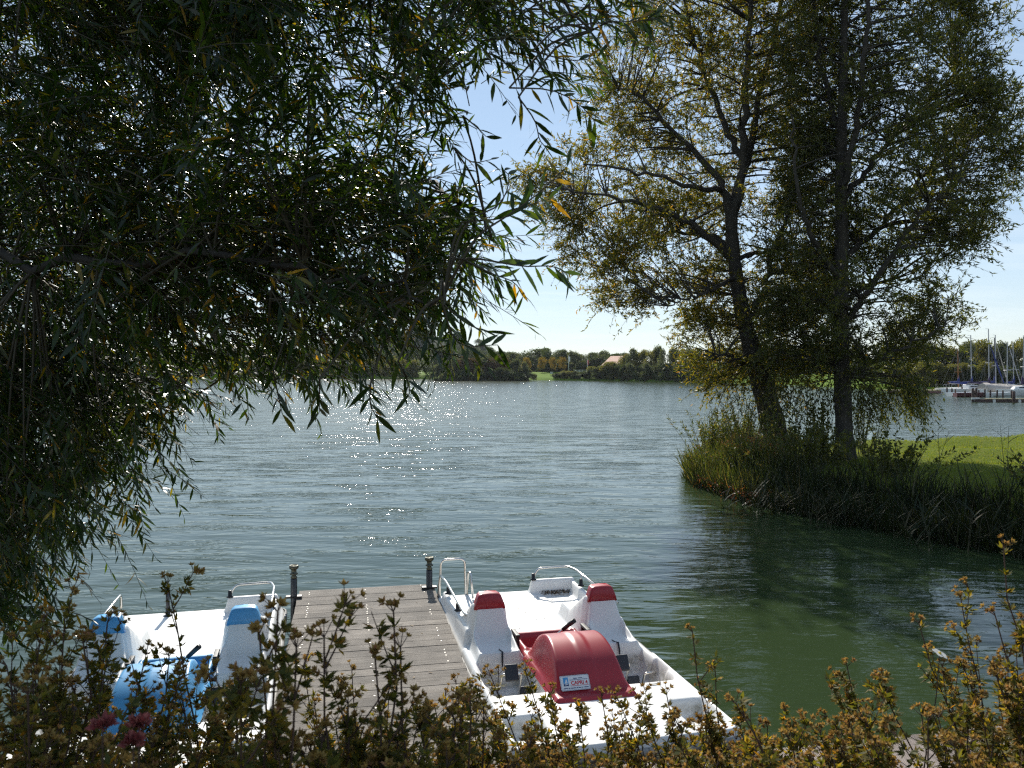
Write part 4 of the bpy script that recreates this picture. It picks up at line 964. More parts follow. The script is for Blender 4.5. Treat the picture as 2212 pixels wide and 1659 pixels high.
# twigs that stand clear of the mass
hand = [([(1040, 560), (1130, 575), (1190, 575), (1225, 590)], 2.35), ([(1000, 560), (1060, 590), (1110, 610), (1130, 640)], 2.4), ([(1020, 470), (1080, 440), (1100, 385), (1085, 365)], 2.5),
        ([(1000, 480), (1090, 470), (1150, 440), (1190, 430)], 2.5), ([(1090, 470), (1160, 420), (1225, 360)], 2.5), ([(1120, 210), (1155, 260), (1165, 300), (1178, 318)], 2.6), ([(1100, 190), (1190, 195), (1250, 225), (1285, 262)], 2.6),
        ([(960, 660), (1010, 700), (1050, 715)], 2.3), ([(800, 830), (800, 870), (815, 905)], 2.4), ([(690, 820), (690, 860), (690, 890)], 2.4), ([(590, 800), (600, 850), (610, 895)], 2.5), ([(860, 780), (880, 820), (885, 850)], 2.3),
        ([(950, 640), (990, 740), (1075, 745)], 2.25), ([(1180, 60), (1290, 50), (1380, 45), (1425, 38)], 2.6), ([(1150, 110), (1230, 130), (1290, 125)], 2.6), ([(1000, 250), (1030, 275), (1050, 295)], 2.6), ([(980, 320), (1020, 350), (1060, 345)], 2.6)]
for pts, Y in hand:
    q = smooth_line([P(a, b, Y + .05 * i) for i, (a, b) in enumerate(pts)], 9); j = np.linalg.norm(limbN - q[0], axis=1).argmin()
    lead = smooth_line([limbN[j], (limbN[j] + q[0]) / 2 + [0, 0, .05], q[0]], 7)
    br.tube(lead - base0, np.linspace(.005, .003, 7), 5); br.tube(q - base0, np.linspace(.003, .0012, 9), 5)
    Lh = np.linalg.norm(np.diff(q, axis=0), axis=1).sum(); m = max(6, int(Lh / .020)); f = np.linspace(.05, 1, m) * 8; i0 = np.minimum(f.astype(int), 7); fr = (f - i0)[:, None]
    pos = q[i0] * (1 - fr) + q[i0 + 1] * fr; tan = nrm(q[i0 + 1] - q[i0]); sgn = np.where(np.arange(m) % 2, 1.0, -1.0)[:, None]; az = nrm(np.cross(tan, rand_dir(1, rn)[0] * .4 + np.array([0, 1.0, 0])))
    ld = nrm(tan * .75 + sgn * az * .6 + np.array([0, 0, -.30]) + rn.normal(0, .15, (m, 3))); nor = nrm(np.array([0, -.7, .6]) + rn.normal(0, .5, (m, 3)))
    ln = rn.uniform(.065, .105, m); lf.leaves(pos - base0, ld, nor, ln, ln * .17, 4, rn.uniform(0, .35, m), [.10, .82, 1.0, .66, .05])
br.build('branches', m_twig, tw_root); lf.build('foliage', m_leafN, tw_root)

# ------------------------------------------------------------------ cinquefoil shrubs along the bank
m_cl = leafmat('cinquefoil_leaf', [(0, (.060, .070, .018)), (.45, (.105, .108, .026)), (.75, (.18, .15, .032)), (.93, (.28, .20, .030)), (1, (.34, .16, .02))], .5, .62, .22, (1.9, 1.7, .6))
m_cs = pmat('cinquefoil_stem', (.075, .040, .026), .75, var=.35, scale=25)
m_ch = leafmat('cinquefoil_seed_head', [(0, (.17, .105, .034)), (.5, (.30, .20, .058)), (.85, (.42, .30, .095)), (1, (.34, .15, .08))], .35, .7, .2, (1.4, 1.2, .8))
m_pink = leafmat('pink_flower_head', [(0, (.20, .045, .045)), (.6, (.28, .08, .075)), (1, (.36, .15, .12))], .3, .7, .2, (1.2, 1.0, 1.0))
m_petal = leafmat('white_petal', [(0, (.72, .72, .66)), (1, (.80, .80, .76))], .4, .6, .2, (1, 1, .95))
m_sty = pmat('flower_centre', (.65, .45, .04), .7)
def heads(soup, pos, axis, size, r):
    """Dry star-shaped calyces: five pointed sepals round a small boss."""
    n = len(pos); axis = nrm(axis); a = nrm(np.cross(axis, rand_dir(n, r))); b = np.cross(axis, a)
    for k in range(6):
        an = 2 * np.pi * k / 6 + r.normal(0, .15, n); o = a * np.cos(an)[:, None] + b * np.sin(an)[:, None]
        soup.leaves(pos, nrm(o * r.uniform(.6, 1.0, n)[:, None] + axis * r.uniform(.35, .9, n)[:, None]), axis, size, size * .55, 1)
    for k in range(4):
        an = 2 * np.pi * k / 4 + .4; o = a * np.cos(an) + b * np.sin(an)
        soup.leaves(pos + axis * (size * .05)[:, None], nrm(o * .5 + axis), o, size * .75, size * .5, 1)
def shrub(x, y, h, nsh, spread, label, seed, tips=(), pink=False, heady=1.0, lush=1.0):
    r = np.random.default_rng(seed); z0 = float(bank_z(np.array(x), np.array(y))); O = np.array([x, y, z0 - .02])
    t = empty('cinquefoil_shrub', O, 0, label, 'shrub', 'cinquefoil shrubs along the bank')
    st = Soup(); lf = Soup(); hd = Soup()
    K = 9; tt = np.linspace(0, 1, K); nsh = int(nsh * 1.75); h = float(CAMZ - (h - HY) / F * y - z0)
    lines = []
    for k in range(nsh):
        a = r.uniform(0, 2 * np.pi); rad = spread * math.sqrt(r.random()); b0 = np.array([math.cos(a), math.sin(a), 0]) * rad * .45
        e = np.array([math.cos(a) * rad * 1.1, math.sin(a) * rad * 1.1, h * r.uniform(.80, 1.06) * (1 - .14 * (rad / spread) ** 2)])
        m = b0 * .5 + e * .5 + np.array([0, 0, .06 * h]) + r.normal(0, .03, 3); lines.append((b0, m, e))
    for p in tips:
        e = np.array(p) - O; b0 = np.array([e[0] * .35, e[1] * .35, 0]); lines.append((b0, (b0 + e) / 2 + np.array([r.normal(0, .03), r.normal(0, .03), .05]), e))
    B0, M, E = [np.array(q) for q in zip(*lines)]; n = len(B0)
    A = (1 - tt)[None, :, None] ** 2 * B0[:, None] + (2 * tt * (1 - tt))[None, :, None] * M[:, None] + (tt ** 2)[None, :, None] * E[:, None]
    A[:, 1:-1] += r.normal(0, .007, (n, K - 2, 3))
    st.tubes(A, np.full(n, .0042), np.full(n, .0016), 5)
    def at(i, q):
        f = q * (K - 1); i0 = np.minimum(f.astype(int), K - 2); fr = (f - i0)[:, None]; return A[i, i0] * (1 - fr) + A[i, i0 + 1] * fr, nrm(A[i, i0 + 1] - A[i, i0])
    # side shoots
    ns = 9; si = np.repeat(np.arange(n), ns); sq = r.uniform(.22, .97, len(si)); sp_, sd = at(si, sq)
    dd = nrm(sd * .75 + rand_dir(len(si), r) * .75 + np.array([0, 0, .3])); sl_ = r.uniform(.05, .15, len(si)) * (1.1 - .35 * sq)
    K2 = 4; t2 = np.linspace(0, 1, K2); SA = sp_[:, None] + dd[:, None] * (sl_[:, None] * t2)[..., None]; SA[..., 2] += .12 * sl_[:, None] * t2 ** 2
    st.tubes(SA, np.full(len(si), .0018), np.full(len(si), .0010), 4)
    # leaves: little hands of five leaflets along main and side shoots
    nl = int(44 * lush); li = np.repeat(np.arange(n), nl); lq = r.uniform(.12, 1.0, len(li)) ** .9; lp, ldir = at(li, lq)
    n2 = int(7 * lush); li2 = np.repeat(np.arange(len(si)), n2); q2 = r.uniform(.1, 1, len(li2)); lp2 = sp_[li2] + dd[li2] * (sl_[li2] * q2)[:, None]; lp2[:, 2] += .12 * sl_[li2] * q2 ** 2
    lp = np.concatenate([lp, lp2]); ldir = np.concatenate([ldir, dd[li2]])
    od = nrm(rand_dir(len(lp), r) + ldir * .8); 
    for k in range(5):
        an = (k - 2) * .55; s1 = nrm(np.cross(od, ldir + .01)); dv = nrm(od * math.cos(an) + s1 * math.sin(an) + r.normal(0, .18, od.shape))
        lf.leaves(lp + od * .006, dv, nrm(ldir + .5 * rand_dir(len(lp), r)), r.uniform(.016, .028, len(lp)), r.uniform(.0065, .0105, len(lp)), 1)
    # seed heads in flat clusters at the shoot ends
    tipp = np.concatenate([A[:, -1], SA[:, -1]]); tipd = np.concatenate([nrm(A[:, -1] - A[:, -2]), dd]); has = np.concatenate([np.ones(n, bool), (r.random(len(si)) < .55 * heady) & (sq > .6)])
    tipp, tipd = tipp[has], tipd[has]; nh = 5; hi = np.repeat(np.arange(len(tipp)), nh)
    ho = nrm(tipd[hi] + rand_dir(len(hi), r) * .75); hl = r.uniform(.012, .034, len(hi)); hp = tipp[hi] + ho * hl[:, None]
    st.tubes(np.stack([tipp[hi], tipp[hi] + ho * (hl * .5)[:, None], hp], 1), np.full(len(hi), .0011), np.full(len(hi), .0008), 3)
    heads(hd, hp, ho, r.uniform(.0095, .0155, len(hi)), r)
    st.build('stems', m_cs, t); lf.build('leaves', m_cl, t); hd.build('seed_heads', m_ch, t)
    return t, O
def tip(px, py, Y): return tuple(P(px, py, Y))
S = []
S.append(shrub(-1.05, 1.72, 1455, 26, .42, 'dark shrub filling the lower left corner in front of the blue boat', 201, [tip(95, 1335, 1.75), tip(232, 1345, 1.9), tip(180, 1390, 1.7), tip(140, 1330, 1.85)]))
S.append(shrub(-.50, 2.05, 1590, 24, .38, 'shrub in front of the blue wheel cover with one tall shoot above the after deck', 202, [tip(362, 1262, 2.2), tip(300, 1480, 2.0), tip(390, 1490, 2.1), tip(450, 1450, 2.1)]))
S.append(shrub(-.345, 1.22, 1520, 20, .24, 'blurred dark shrub close to the viewer before the blue boat right seat', 203, [tip(600, 1322, 1.25), tip(560, 1370, 1.25), tip(520, 1480, 1.2), tip(640, 1400, 1.25)]))
S.append(shrub(-.20, 1.36, 1560, 20, .24, 'blurred dark shrub close to the viewer with the tallest shoots over the boards', 204, [tip(850, 1322, 1.42), tip(700, 1378, 1.38), tip(810, 1420, 1.4), tip(865, 1400, 1.45)]))
S.append(shrub(-.85, 1.18, 1570, 16, .26, 'lowest blurred shrub with pink flower heads in the left corner', 205, [tip(60, 1500, 1.2)]))
S.append(shrub(.05, 2.55, 1610, 24, .40, 'bushy shrub low over the boards between jetty and red bow', 206, [tip(985, 1475, 2.6), tip(1030, 1505, 2.5), tip(940, 1530, 2.5)], lush=1.1))
S.append(shrub(-.16, 1.95, 1630, 20, .32, 'shrub at the lower middle in front of the jetty boards', 207, [tip(915, 1560, 2.0)], lush=1.1))
S.append(shrub(.42, 2.45, 1580, 24, .36, 'shrub covering the left bow corner of the red boat', 208, [tip(1135, 1450, 2.5), tip(1060, 1460, 2.5), tip(1190, 1500, 2.5), tip(1250, 1535, 2.55), tip(1300, 1505, 2.5)]))
S.append(shrub(.86, 2.50, 1585, 26, .36, 'shrub across the middle of the red boat bow with the tallest orange shoot', 209, [tip(1496, 1366, 2.5), tip(1440, 1500, 2.5), tip(1380, 1510, 2.5), tip(1330, 1500, 2.5), tip(1545, 1450, 2.5)]))
S.append(shrub(1.02, 1.85, 1600, 22, .34, 'shrub in front of the right bow corner of the red boat', 210, [tip(1590, 1520, 1.9)], lush=1.1))
S.append(shrub(.40, 1.80, 1650, 20, .34, 'low dark shrub below the red bow at the bottom edge', 211))
S.append(shrub(1.45, 2.55, 1700, 7, .36, 'low shrub in front of the pale boardwalk', 212, [tip(1700, 1590, 2.6), tip(1830, 1440, 2.5), tip(1805, 1490, 2.5), tip(1840, 1530, 2.5)]))
S.append(shrub(1.45, 1.90, 1740, 8, .32, 'shrub at the bottom edge below the boardwalk', 213, [tip(1640, 1600, 2.0), tip(1870, 1560, 2.0)]))
S.append(shrub(1.72, 2.35, 1450, 34, .44, 'big golden brown shrub in the lower right corner', 214, [tip(2075, 1290, 2.4), tip(1985, 1345, 2.4), tip(2035, 1440, 2.3), tip(1900, 1470, 2.3), tip(2150, 1450, 2.3)], heady=1.5, lush=1.15))
S.append(shrub(1.62, 2.02, 1470, 30, .40, 'right hand shrub with the single tallest upright shoot', 215, [tip(2168, 1185, 2.15), tip(2150, 1330, 2.15)], heady=1.4, lush=1.15))
S.append(shrub(-1.45, 2.6, 1550, 26, .45, 'shrub before the blue boat bow at the left edge', 216, [tip(30, 1480, 2.6), tip(150, 1500, 2.6)]))
S.append(shrub(-.95, 2.6, 1615, 24, .42, 'shrub low across the blue boat foot wells', 217, [tip(330, 1520, 2.6), tip(500, 1500, 2.6)]))
S.append(shrub(-.42, 2.65, 1620, 24, .40, 'shrub over the near left side of the jetty boards', 218, [tip(655, 1440, 2.7), tip(760, 1450, 2.7), tip(840, 1500, 2.7)]))
# pink flower heads on the near left shrub
root, O = S[4]; r = np.random.default_rng(9)
for px, py, Y in [(222, 1568, .95), (288, 1604, .95), (300, 1566, .98)]:
    c = P(px, py, Y) - O; fl = Soup(); n = 110; dv = rand_dir(n, r); dv[:, 2] = np.abs(dv[:, 2]); fl.leaves(c + dv * np.array([.010, .010, .008]) * r.random(n)[:, None] , dv, rand_dir(n, r), r.uniform(.006, .011, n), .007, 1)
    fl.build('flower_head', m_pink, root); fs_ = Soup(); fs_.tube([np.array([c[0] * .6, c[1] * .6 + .1, c[2] - .35]), c - [0, 0, .15], c], [.002, .0014, .001], 4); fs_.build('flower_stalk', m_cs, root)
# one white flower still open on the right
root, O = S[13]; fl = Soup(); c = P(2030, 1412, 2.25) - O; ax = nrm(np.array([.35, -.25, .9])); a = nrm(np.cross(ax, [1, 0, 0])); b = np.cross(ax, a)
for k in range(5):
    an = 2 * math.pi * k / 5; o_ = a * math.cos(an) + b * math.sin(an); fl.leaves((c + o_ * .002)[None], nrm(o_ + ax * .25)[None], ax[None], np.array([.019]), np.array([.020]), 4, .2, [.35, .85, 1.0, .85, .35])
fl.build('flower', m_petal, root); b_ = MB(); b_.lathe([(.001, -.002), (.005, 0), (.004, .004), (.001, .006)], tuple(c), 8); b_.build('flower_centre', m_sty, root)
fl = Soup(); fl.tube([c - [.03, 0, .25], c - [.01, 0, .12], c], [.002, .0016, .0012], 4); fl.build('flower_stalk', m_cs, root)
# ------------------------------------------------------------------ far trees
m_ft = [leafmat('far_foliage_dark', [(0, (.042, .064, .026)), (.6, (.062, .086, .032)), (1, (.095, .11, .045))], .35, .6, .3),
        leafmat('far_foliage_willow', [(0, (.068, .088, .044)), (.6, (.10, .12, .062)), (1, (.15, .16, .085))], .36, .6, .3),
        leafmat('far_foliage_olive', [(0, (.090, .10, .026)), (.6, (.13, .135, .034)), (1, (.20, .17, .045))], .42, .6, .3),
        leafmat('far_foliage_rust', [(0, (.060, .042, .024)), (.6, (.095, .062, .034)), (1, (.14, .085, .04))], .28, .6, .3),
        leafmat('far_foliage_gold', [(0, (.13, .11, .016)), (.6, (.22, .155, .02)), (1, (.33, .19, .03))], .35, .6, .3)]
m_ftr = pmat('far_trunk', (.05, .042, .034), .9)
def far_proto(kind, mat, seed, nleaf=5200, lo=.05):
    """Unit-size tree (height 1, radius about .5) of lobes filled with leaf faces."""
    r = np.random.default_rng(seed); t = empty(kind, (0, 0, -500)); 
    nl = 20; lobes = []
    for k in range(nl):
        h = r.uniform(lo, .86); rad = (.40 if kind != 'poplar_tree' else .16) * math.sqrt(max(.05, 1 - ((h - max(.36, lo + .25)) / (.60 if lo < .1 else .34)) ** 2)); a = r.uniform(0, 2 * np.pi); q = math.sqrt(r.random())
        lobes.append((math.cos(a) * rad * q, math.sin(a) * rad * q, h, r.uniform(.09, .18) * (1 if kind != 'poplar_tree' else .6)))
    lobes = np.array(lobes); i = r.integers(0, nl, nleaf); u = rand_dir(nleaf, r) * (r.random(nleaf) ** .45)[:, None]
    pos = lobes[i, :3] + u * lobes[i, 3:4] * np.array([1.0, 1.0, 1.1])
    up = r.random(nleaf) < .14; pos[up, 2] += np.abs(r.normal(0, .035, up.sum()))
    pos[:, 2] = np.maximum(pos[:, 2], .015)
    d = nrm(rand_dir(nleaf, r) * .7 + u * .7 + [0, 0, .35])
    s = Soup(); s.leaves(pos, d, rand_dir(nleaf, r), r.uniform(.035, .075, nleaf), r.uniform(.018, .034, nleaf), 1); s.build('crown', mat, t)
    b = Soup(); b.tube([(0, 0, -.03), (.01, 0, .3), (0, .01, .72)], [.022, .016, .005], 6)
    for k in range(7): b.tube([(0, 0, r.uniform(.15, .5)), lobes[k, :3] * .6 + [0, 0, .1], lobes[k, :3]], [.009, .006, .003], 4)
    b.build('trunk', m_ftr, t); return t
protos = {'willow': far_proto('willow_tree', m_ft[1], 301), 'dark': far_proto('broadleaf_tree', m_ft[0], 302), 'olive': far_proto('broadleaf_tree', m_ft[2], 303), 'dark2': far_proto('broadleaf_tree', m_ft[0], 304),
          'willow2': far_proto('willow_tree', m_ft[1], 305), 'rust': far_proto('shrub', m_ft[3], 306), 'poplar': far_proto('poplar_tree', m_ft[0], 307, 2200), 'olive2': far_proto('broadleaf_tree', m_ft[2], 308), 'gold': far_proto('ornamental_tree', m_ft[4], 309, 2600, lo=.36)}
used = set()
LAB = {'willow': 'grey green willow in the tree line across the lake', 'willow2': 'grey green willow in the tree line across the lake', 'dark': 'dark green round tree in the tree line across the lake', 'dark2': 'dark green round tree in the tree line across the lake',
       'olive': 'olive green tree in the tree line across the lake', 'olive2': 'olive green tree in the tree line across the lake', 'poplar': 'slender dark poplar rising from the tree line across the lake'}
rf = random.Random(3)
def far_tree(k, x, y, z, h, wd, label=None, cat='tree', group='trees across the lake'):
    p = protos[k]; sc_ = (wd, wd, h); rz = rf.uniform(0, 6.28)
    if k not in used:
        used.add(k); o = p; o.location = (x, y, z); o.scale = sc_; o.rotation_euler = (0, 0, rz)
    else: o = dup(p, (x, y, z), rz, sc_)
    tag(o, label or LAB[k], cat, group); return o
def gz(x, y):
    d = y - shore_y(x); return float(np.interp(d, [0, 1.2, 8, 20, 40], [.0, .45, .7, 1.3, 1.9]))
def row(px0, px1, step, yoff, top0, kinds, jit=3.0, wd=(1.05, 1.5), base_drop=0.0, group='trees across the lake', lab=None):
    """A belt of trees on the far bank; heights follow the skyline read off the photograph."""
    px = px0
    while px < px1:
        p = px + rf.uniform(-step * .25, step * .25)
        Y = 200
        for _ in range(12):
            X = (p - CX) / F * Y; Y = float(shore_y(X)) + yoff
        Y += rf.uniform(-jit, jit); X = (p - CX) / F * Y; z = gz(X, Y)
        tp_ = top0(p) + rf.uniform(-2, 3.5); H = CAMZ + (HY - tp_) / F * Y - z
        far_tree(rf.choice(kinds), X, Y, z - base_drop, H + base_drop, max(H * rf.uniform(*wd), 4.0), lab, group=group)
        px += step
sky_back = lambda p: np.interp(p, [-300, 0, 500, 700, 920, 1000, 1100, 1135, 1150, 1190, 1240, 1262, 1290, 1320, 1345, 1420, 1480, 1600, 1900, 2000, 2060, 2110, 2160, 2212, 2300], [742, 742, 746, 748, 750, 752, 752, 768, 752, 748, 755, 768, 756, 757, 757, 750, 752, 748, 745, 735, 745, 732, 740, 728, 725])
row(-330, 930, 30, 14, sky_back, ['dark', 'dark2', 'olive', 'dark', 'willow'])
row(930, 1345, 15, 64, lambda p: np.minimum(sky_back(p) + 3, 762), ['dark', 'dark2'], 4, group='dark wood behind the far lawn', lab='dark green round tree in the wood behind the far lawn')
row(930, 1340, 21, 48, sky_back, ['dark', 'dark2', 'dark', 'dark2', 'willow'], 5, group='dark wood behind the far lawn', lab='dark green round tree in the wood behind the far lawn')
row(-330, 920, 33, 4, lambda p: sky_back(p) + 24, ['olive', 'willow', 'dark', 'olive2'])
row(1352, 1500, 18, 8, lambda p: np.interp(p, [1330, 1365, 1390, 1430, 1480], [775, 752, 752, 748, 752]), ['willow', 'willow2', 'dark', 'olive'], 2, (.65, .95), group='willows on the right far bank', lab='tall grey green willow crowding the water right of the roof')
row(1352, 1480, 18, 2.5, lambda p: 782, ['dark', 'willow'], .6, base_drop=.5, group='bushes under the right far bank trees', lab='low dark bush overhanging the far water under the willows')
row(1480, 1930, 28, 10, sky_back, ['dark', 'dark2', 'olive', 'willow'])
row(1480, 1930, 26, 3, lambda p: 785, ['dark', 'willow', 'olive'], .8, base_drop=.4)
row(1940, 2420, 24, 12, sky_back, ['olive', 'olive2', 'willow', 'dark', 'olive'], 2.5, (.75, 1.0), group='trees behind the marina', lab='olive green tree standing behind the sailing boats')
row(1940, 2420, 27, 5, lambda p: sky_back(p) + 42, ['olive2', 'willow2', 'dark2', 'olive'], 1.0, (.9, 1.3), group='bushes behind the marina', lab='rounded bush at the water edge behind the sailing boats')
# hedge-like low bushes in front of the far lawn's right part
row(1205, 1345, 9.5, 3, lambda p: np.interp(p, [1200, 1260, 1300, 1340], [802, 798, 786, 776]), ['dark2', 'willow2', 'olive2'], 1.0, (1.2, 1.8), group='low bushes along the far bank', lab='low grey green bush on the far bank right of the lawn')
# wood on the rise, conifers on its shoulder
for i in range(70):
    x = -75 + rf.gauss(0, 62); y = 640 + rf.uniform(-70, 20); z = 2 + 27 * math.exp(-((x + 75) / 70) ** 2 - ((y - 640) / 60) ** 2) + 14 * math.exp(-((x + 210) / 80) ** 2 - ((y - 640) / 60) ** 2)
    far_tree(rf.choice(['dark', 'dark2']), x, y, z - 1, rf.uniform(7, 11), rf.uniform(9, 13), 'distant dark tree on the wooded rise behind the lake', group='trees on the wooded rise')
for i, px in enumerate([938, 946, 955, 962, 968, 974, 981, 990, 1000, 1009]):
    far_tree('poplar', (px - CX) / F * 560, 560, 6, CAMZ + (HY - rf.uniform(736, 744)) / F * 560 - 6, 9, 'distant slim conifer standing up from the skyline left of the island', group='conifers on the skyline')
# golden young trees on the far lawn
for px, wd, lab in ((1137, 3.0, 'golden young tree half hidden behind the island bushes'), (1171, 3.0, 'leftmost full golden green tree of the three on the far lawn'), (1194, 2.5, 'bright orange young tree in the middle of the far lawn'), (1214, 2.9, 'golden green young tree nearest the white flag')):
    Y = 234; X = (px - CX) / F * Y; z = gz(X, Y) - .1
    o = far_tree('gold' if px != 1171 and px != 1214 else 'gold', X, Y, z, CAMZ + (HY - 772) / F * Y - z, 3.4 * wd / 3, lab, group='young trees on the far lawn')
    b = Soup(); b.tube([(0, 0, 0), (0, 0, .5)], [.02, .014], 5)
# island with bushes
V = []; k = 48
for rr_, z in ((1.06, -.4), (1.0, .06), (.8, .35), (0.01, .45)):
    for i in range(k):
        a = 2 * math.pi * i / k; V.append((-7.4 + 12.2 * rr_ * math.cos(a), 193 + 5.2 * rr_ * math.sin(a), z))
Q = [(j * k + i, j * k + (i + 1) % k, (j + 1) * k + (i + 1) % k, (j + 1) * k + i) for j in range(3) for i in range(k)]
o = link('island', mesh_np('island', V, Q, True), m_soil); tag(o, kind='structure')
isl = [(945, 790, 'willow'), (962, 778, 'willow'), (982, 772, 'willow2'), (1003, 770, 'rust'), (1020, 775, 'rust'), (1040, 776, 'willow'), (1058, 774, 'rust'), (1076, 771, 'rust'), (1092, 775, 'rust'), (1108, 778, 'willow'), (1124, 784, 'willow2'), (1137, 796, 'willow'), (970, 795, 'dark'), (1000, 793, 'dark2'), (1030, 796, 'dark'), (1060, 797, 'dark2'), (1090, 795, 'dark'), (1118, 800, 'dark2')]
for i, (px, ty, kk) in enumerate(isl):
    Y = 194 if i < 12 else 189.6; X = (px - CX) / F * Y; z = -.1; H = CAMZ + (HY - ty) / F * Y - z
    far_tree(kk, X, Y, z, H * 1.08, rf.uniform(4.4, 5.6), {'willow': 'grey leaved bush on the little island', 'willow2': 'grey leaved bush on the little island', 'rust': 'rusty brown bush on the little island', 'dark': 'dark low bush at the waterline of the little island', 'dark2': 'dark low bush at the waterline of the little island'}[kk], 'shrub', 'bushes on the island')

# ------------------------------------------------------------------ flags, fence and house on the far lawn
m_pole = pmat('flagpole_white', (.75, .75, .73), .4); m_fl1 = pmat('flag_white', (.78, .78, .78), .8); m_fl2 = pmat('flag_red', (.55, .10, .10), .8)
for px, ty, mm, lab in ((1228.6, 769, m_fl1, 'white flag hanging on the taller flagpole behind the far lawn'), (1268.6, 776, m_fl2, 'reddish flag hanging on the shorter flagpole behind the far lawn')):
    Y = 232; X = (px - CX) / F * Y; z = gz(X, Y); H = CAMZ + (HY - ty) / F * Y - z
    t = empty('flagpole', (X, Y, z), 0, lab, 'flagpole', 'flagpoles by the far lawn')
    b = MB(); b.tube([(0, 0, -.2), (0, 0, H)], [.09, .05], 8); b.lathe([(.02, 0), (.09, .06), (.02, .14)], (0, 0, H), 8); b.build('pole', m_pole, t, True)
    V = []; nx, nz = 5, 9
    for i in range(nz):
        for j in range(nx): V.append((.05 + j * .10 * (1 - .3 * i / nz), .12 * math.sin(j * 2.1 + i * .5), H - .15 - i * .17 - j * .04))
    link('flag', mesh_np('flag', V, grid_quads(nz, nx), True), mm, t)
m_rail = pmat('pale_rail', (.60, .60, .58), .6)
t = empty('rail_fence', ((1262 - CX) / F * 226, 226, gz(20, 226)), 0, 'low white rail fence below the two flags', 'fence')
X0 = (1262 - CX) / F * 226
b = MB()
for z in (.95, .55): b.box((((1242 + 1276) / 2 - 1262) / F * 226, 0, z), (5.2, .07, .09))
b.build('rail', m_rail, t)
for px in (1243, 1251, 1259, 1267, 1275):
    b = MB(); b.box(((px - 1262) / F * 226, 0, .45), (.11, .11, 1.15)); b.build('fence_post', m_rail, t)
m_board = pmat('notice_grey', (.42, .42, .42), .6)
t = empty('notice_board', ((1191 - CX) / F * 214, 214, gz(10, 214)), 0, 'small grey notice board at the right edge of the far lawn', 'sign')
b = MB(); b.box((0, 0, .95), (.75, .06, .55)); b.build('panel', m_board, t); b = MB(); b.box((-.3, .05, .5), (.07, .05, 1.2)); b.box((.3, .05, .5), (.07, .05, 1.2)); b.build('leg', m_beam, t)
m_glass = pmat('dark_glass', (.02, .025, .03), .08)
# gabled house half hidden in the trees
m_tile = pmat('sunlit_roof_tile', (.62, .33, .22), .75, var=.18, scale=1.6, bump=.4, bscale=9); m_wall = pmat('house_plaster', (.55, .50, .42), .85, var=.1, scale=1)
Y = 224; X = (1337 - CX) / F * Y; t = empty('house', (X, Y, gz(X, Y)), R(-50), 'house with a sunlit orange tiled gable roof among the far trees', 'house')
rh = CAMZ + (HY - 770) / F * Y - gz(X, Y)
b = MB(); b.box((0, 0, rh * .22), (5.4, 7.0, rh * .46)); b.add([(-2.7, -3.5, rh * .45), (-2.7, 3.5, rh * .45), (-2.7, 0, rh - .12)], [(0, 1, 2)]); b.add([(2.7, -3.5, rh * .45), (2.7, 3.5, rh * .45), (2.7, 0, rh - .12)], [(2, 1, 0)]); b.build('wall', m_wall, t)
b = MB()
for sg in (-1, 1):
    e = np.array([0, sg * 4.2, rh * .36]); rd = np.array([0, 0, rh]); up_ = np.array([0, sg * .12, .14])
    q = [(-3.0, e[1], e[2]), (3.0, e[1], e[2]), (3.0, 0, rh), (-3.0, 0, rh)]; q2 = [(x, y + up_[1], z + up_[2]) for x, y, z in q]; f = [(0, 1, 2, 3), (7, 6, 5, 4), (0, 4, 5, 1), (1, 5, 6, 2), (3, 7, 4, 0)]
    b.add(q + q2, f)
rf_ = b.build('roof', m_tile, t); b = MB(); b.box((1.8, .9, rh * .97), (.7, .7, 1.3)); b.build('chimney', m_tile, rf_)
for x in (-1.5, 1.0):
    b = MB(); b.box((x, -3.52, rh * .25), (1.1, .06, 1.2)); wn = b.build('window', m_pole, t); b = MB(); b.box((x, -3.56, rh * .25), (.92, .03, 1.02)); b.build('pane', m_glass, wn)

# ------------------------------------------------------------------ marina
m_hw = pmat('boat_gelcoat', (.72, .72, .70), .3, var=.04, scale=2); m_hd = pmat('boat_hull_maroon', (.10, .03, .035), .35); m_alu = pmat('mast_aluminium', (.36, .36, .38), .4, .6); m_mw = pmat('mast_varnish', (.28, .105, .03), .4)
m_cvb = pmat('sail_cover_blue', (.020, .035, .16), .8, var=.2, scale=6, bump=.3, bscale=9); m_cvp = pmat('sail_cover_plum', (.035, .022, .07), .8, var=.2, scale=6, bump=.3, bscale=9); m_tarp = pmat('beige_tarpaulin', (.40, .36, .32), .85, var=.08, scale=3, bump=.35, bscale=7)
m_pile = pmat('mooring_timber', (.075, .045, .036), .85, var=.4, scale=6, bump=.4); m_white2 = pmat('white_band', (.72, .70, .64), .6); m_plank = pmat('boom_plank_yellow', (.50, .40, .22), .7, var=.15, scale=2); m_dark = pmat('mast_black', (.02, .02, .025), .5)
def mp_(zx, zy): return (1944.2 + zx * .12109, 702 + zy * .12109)
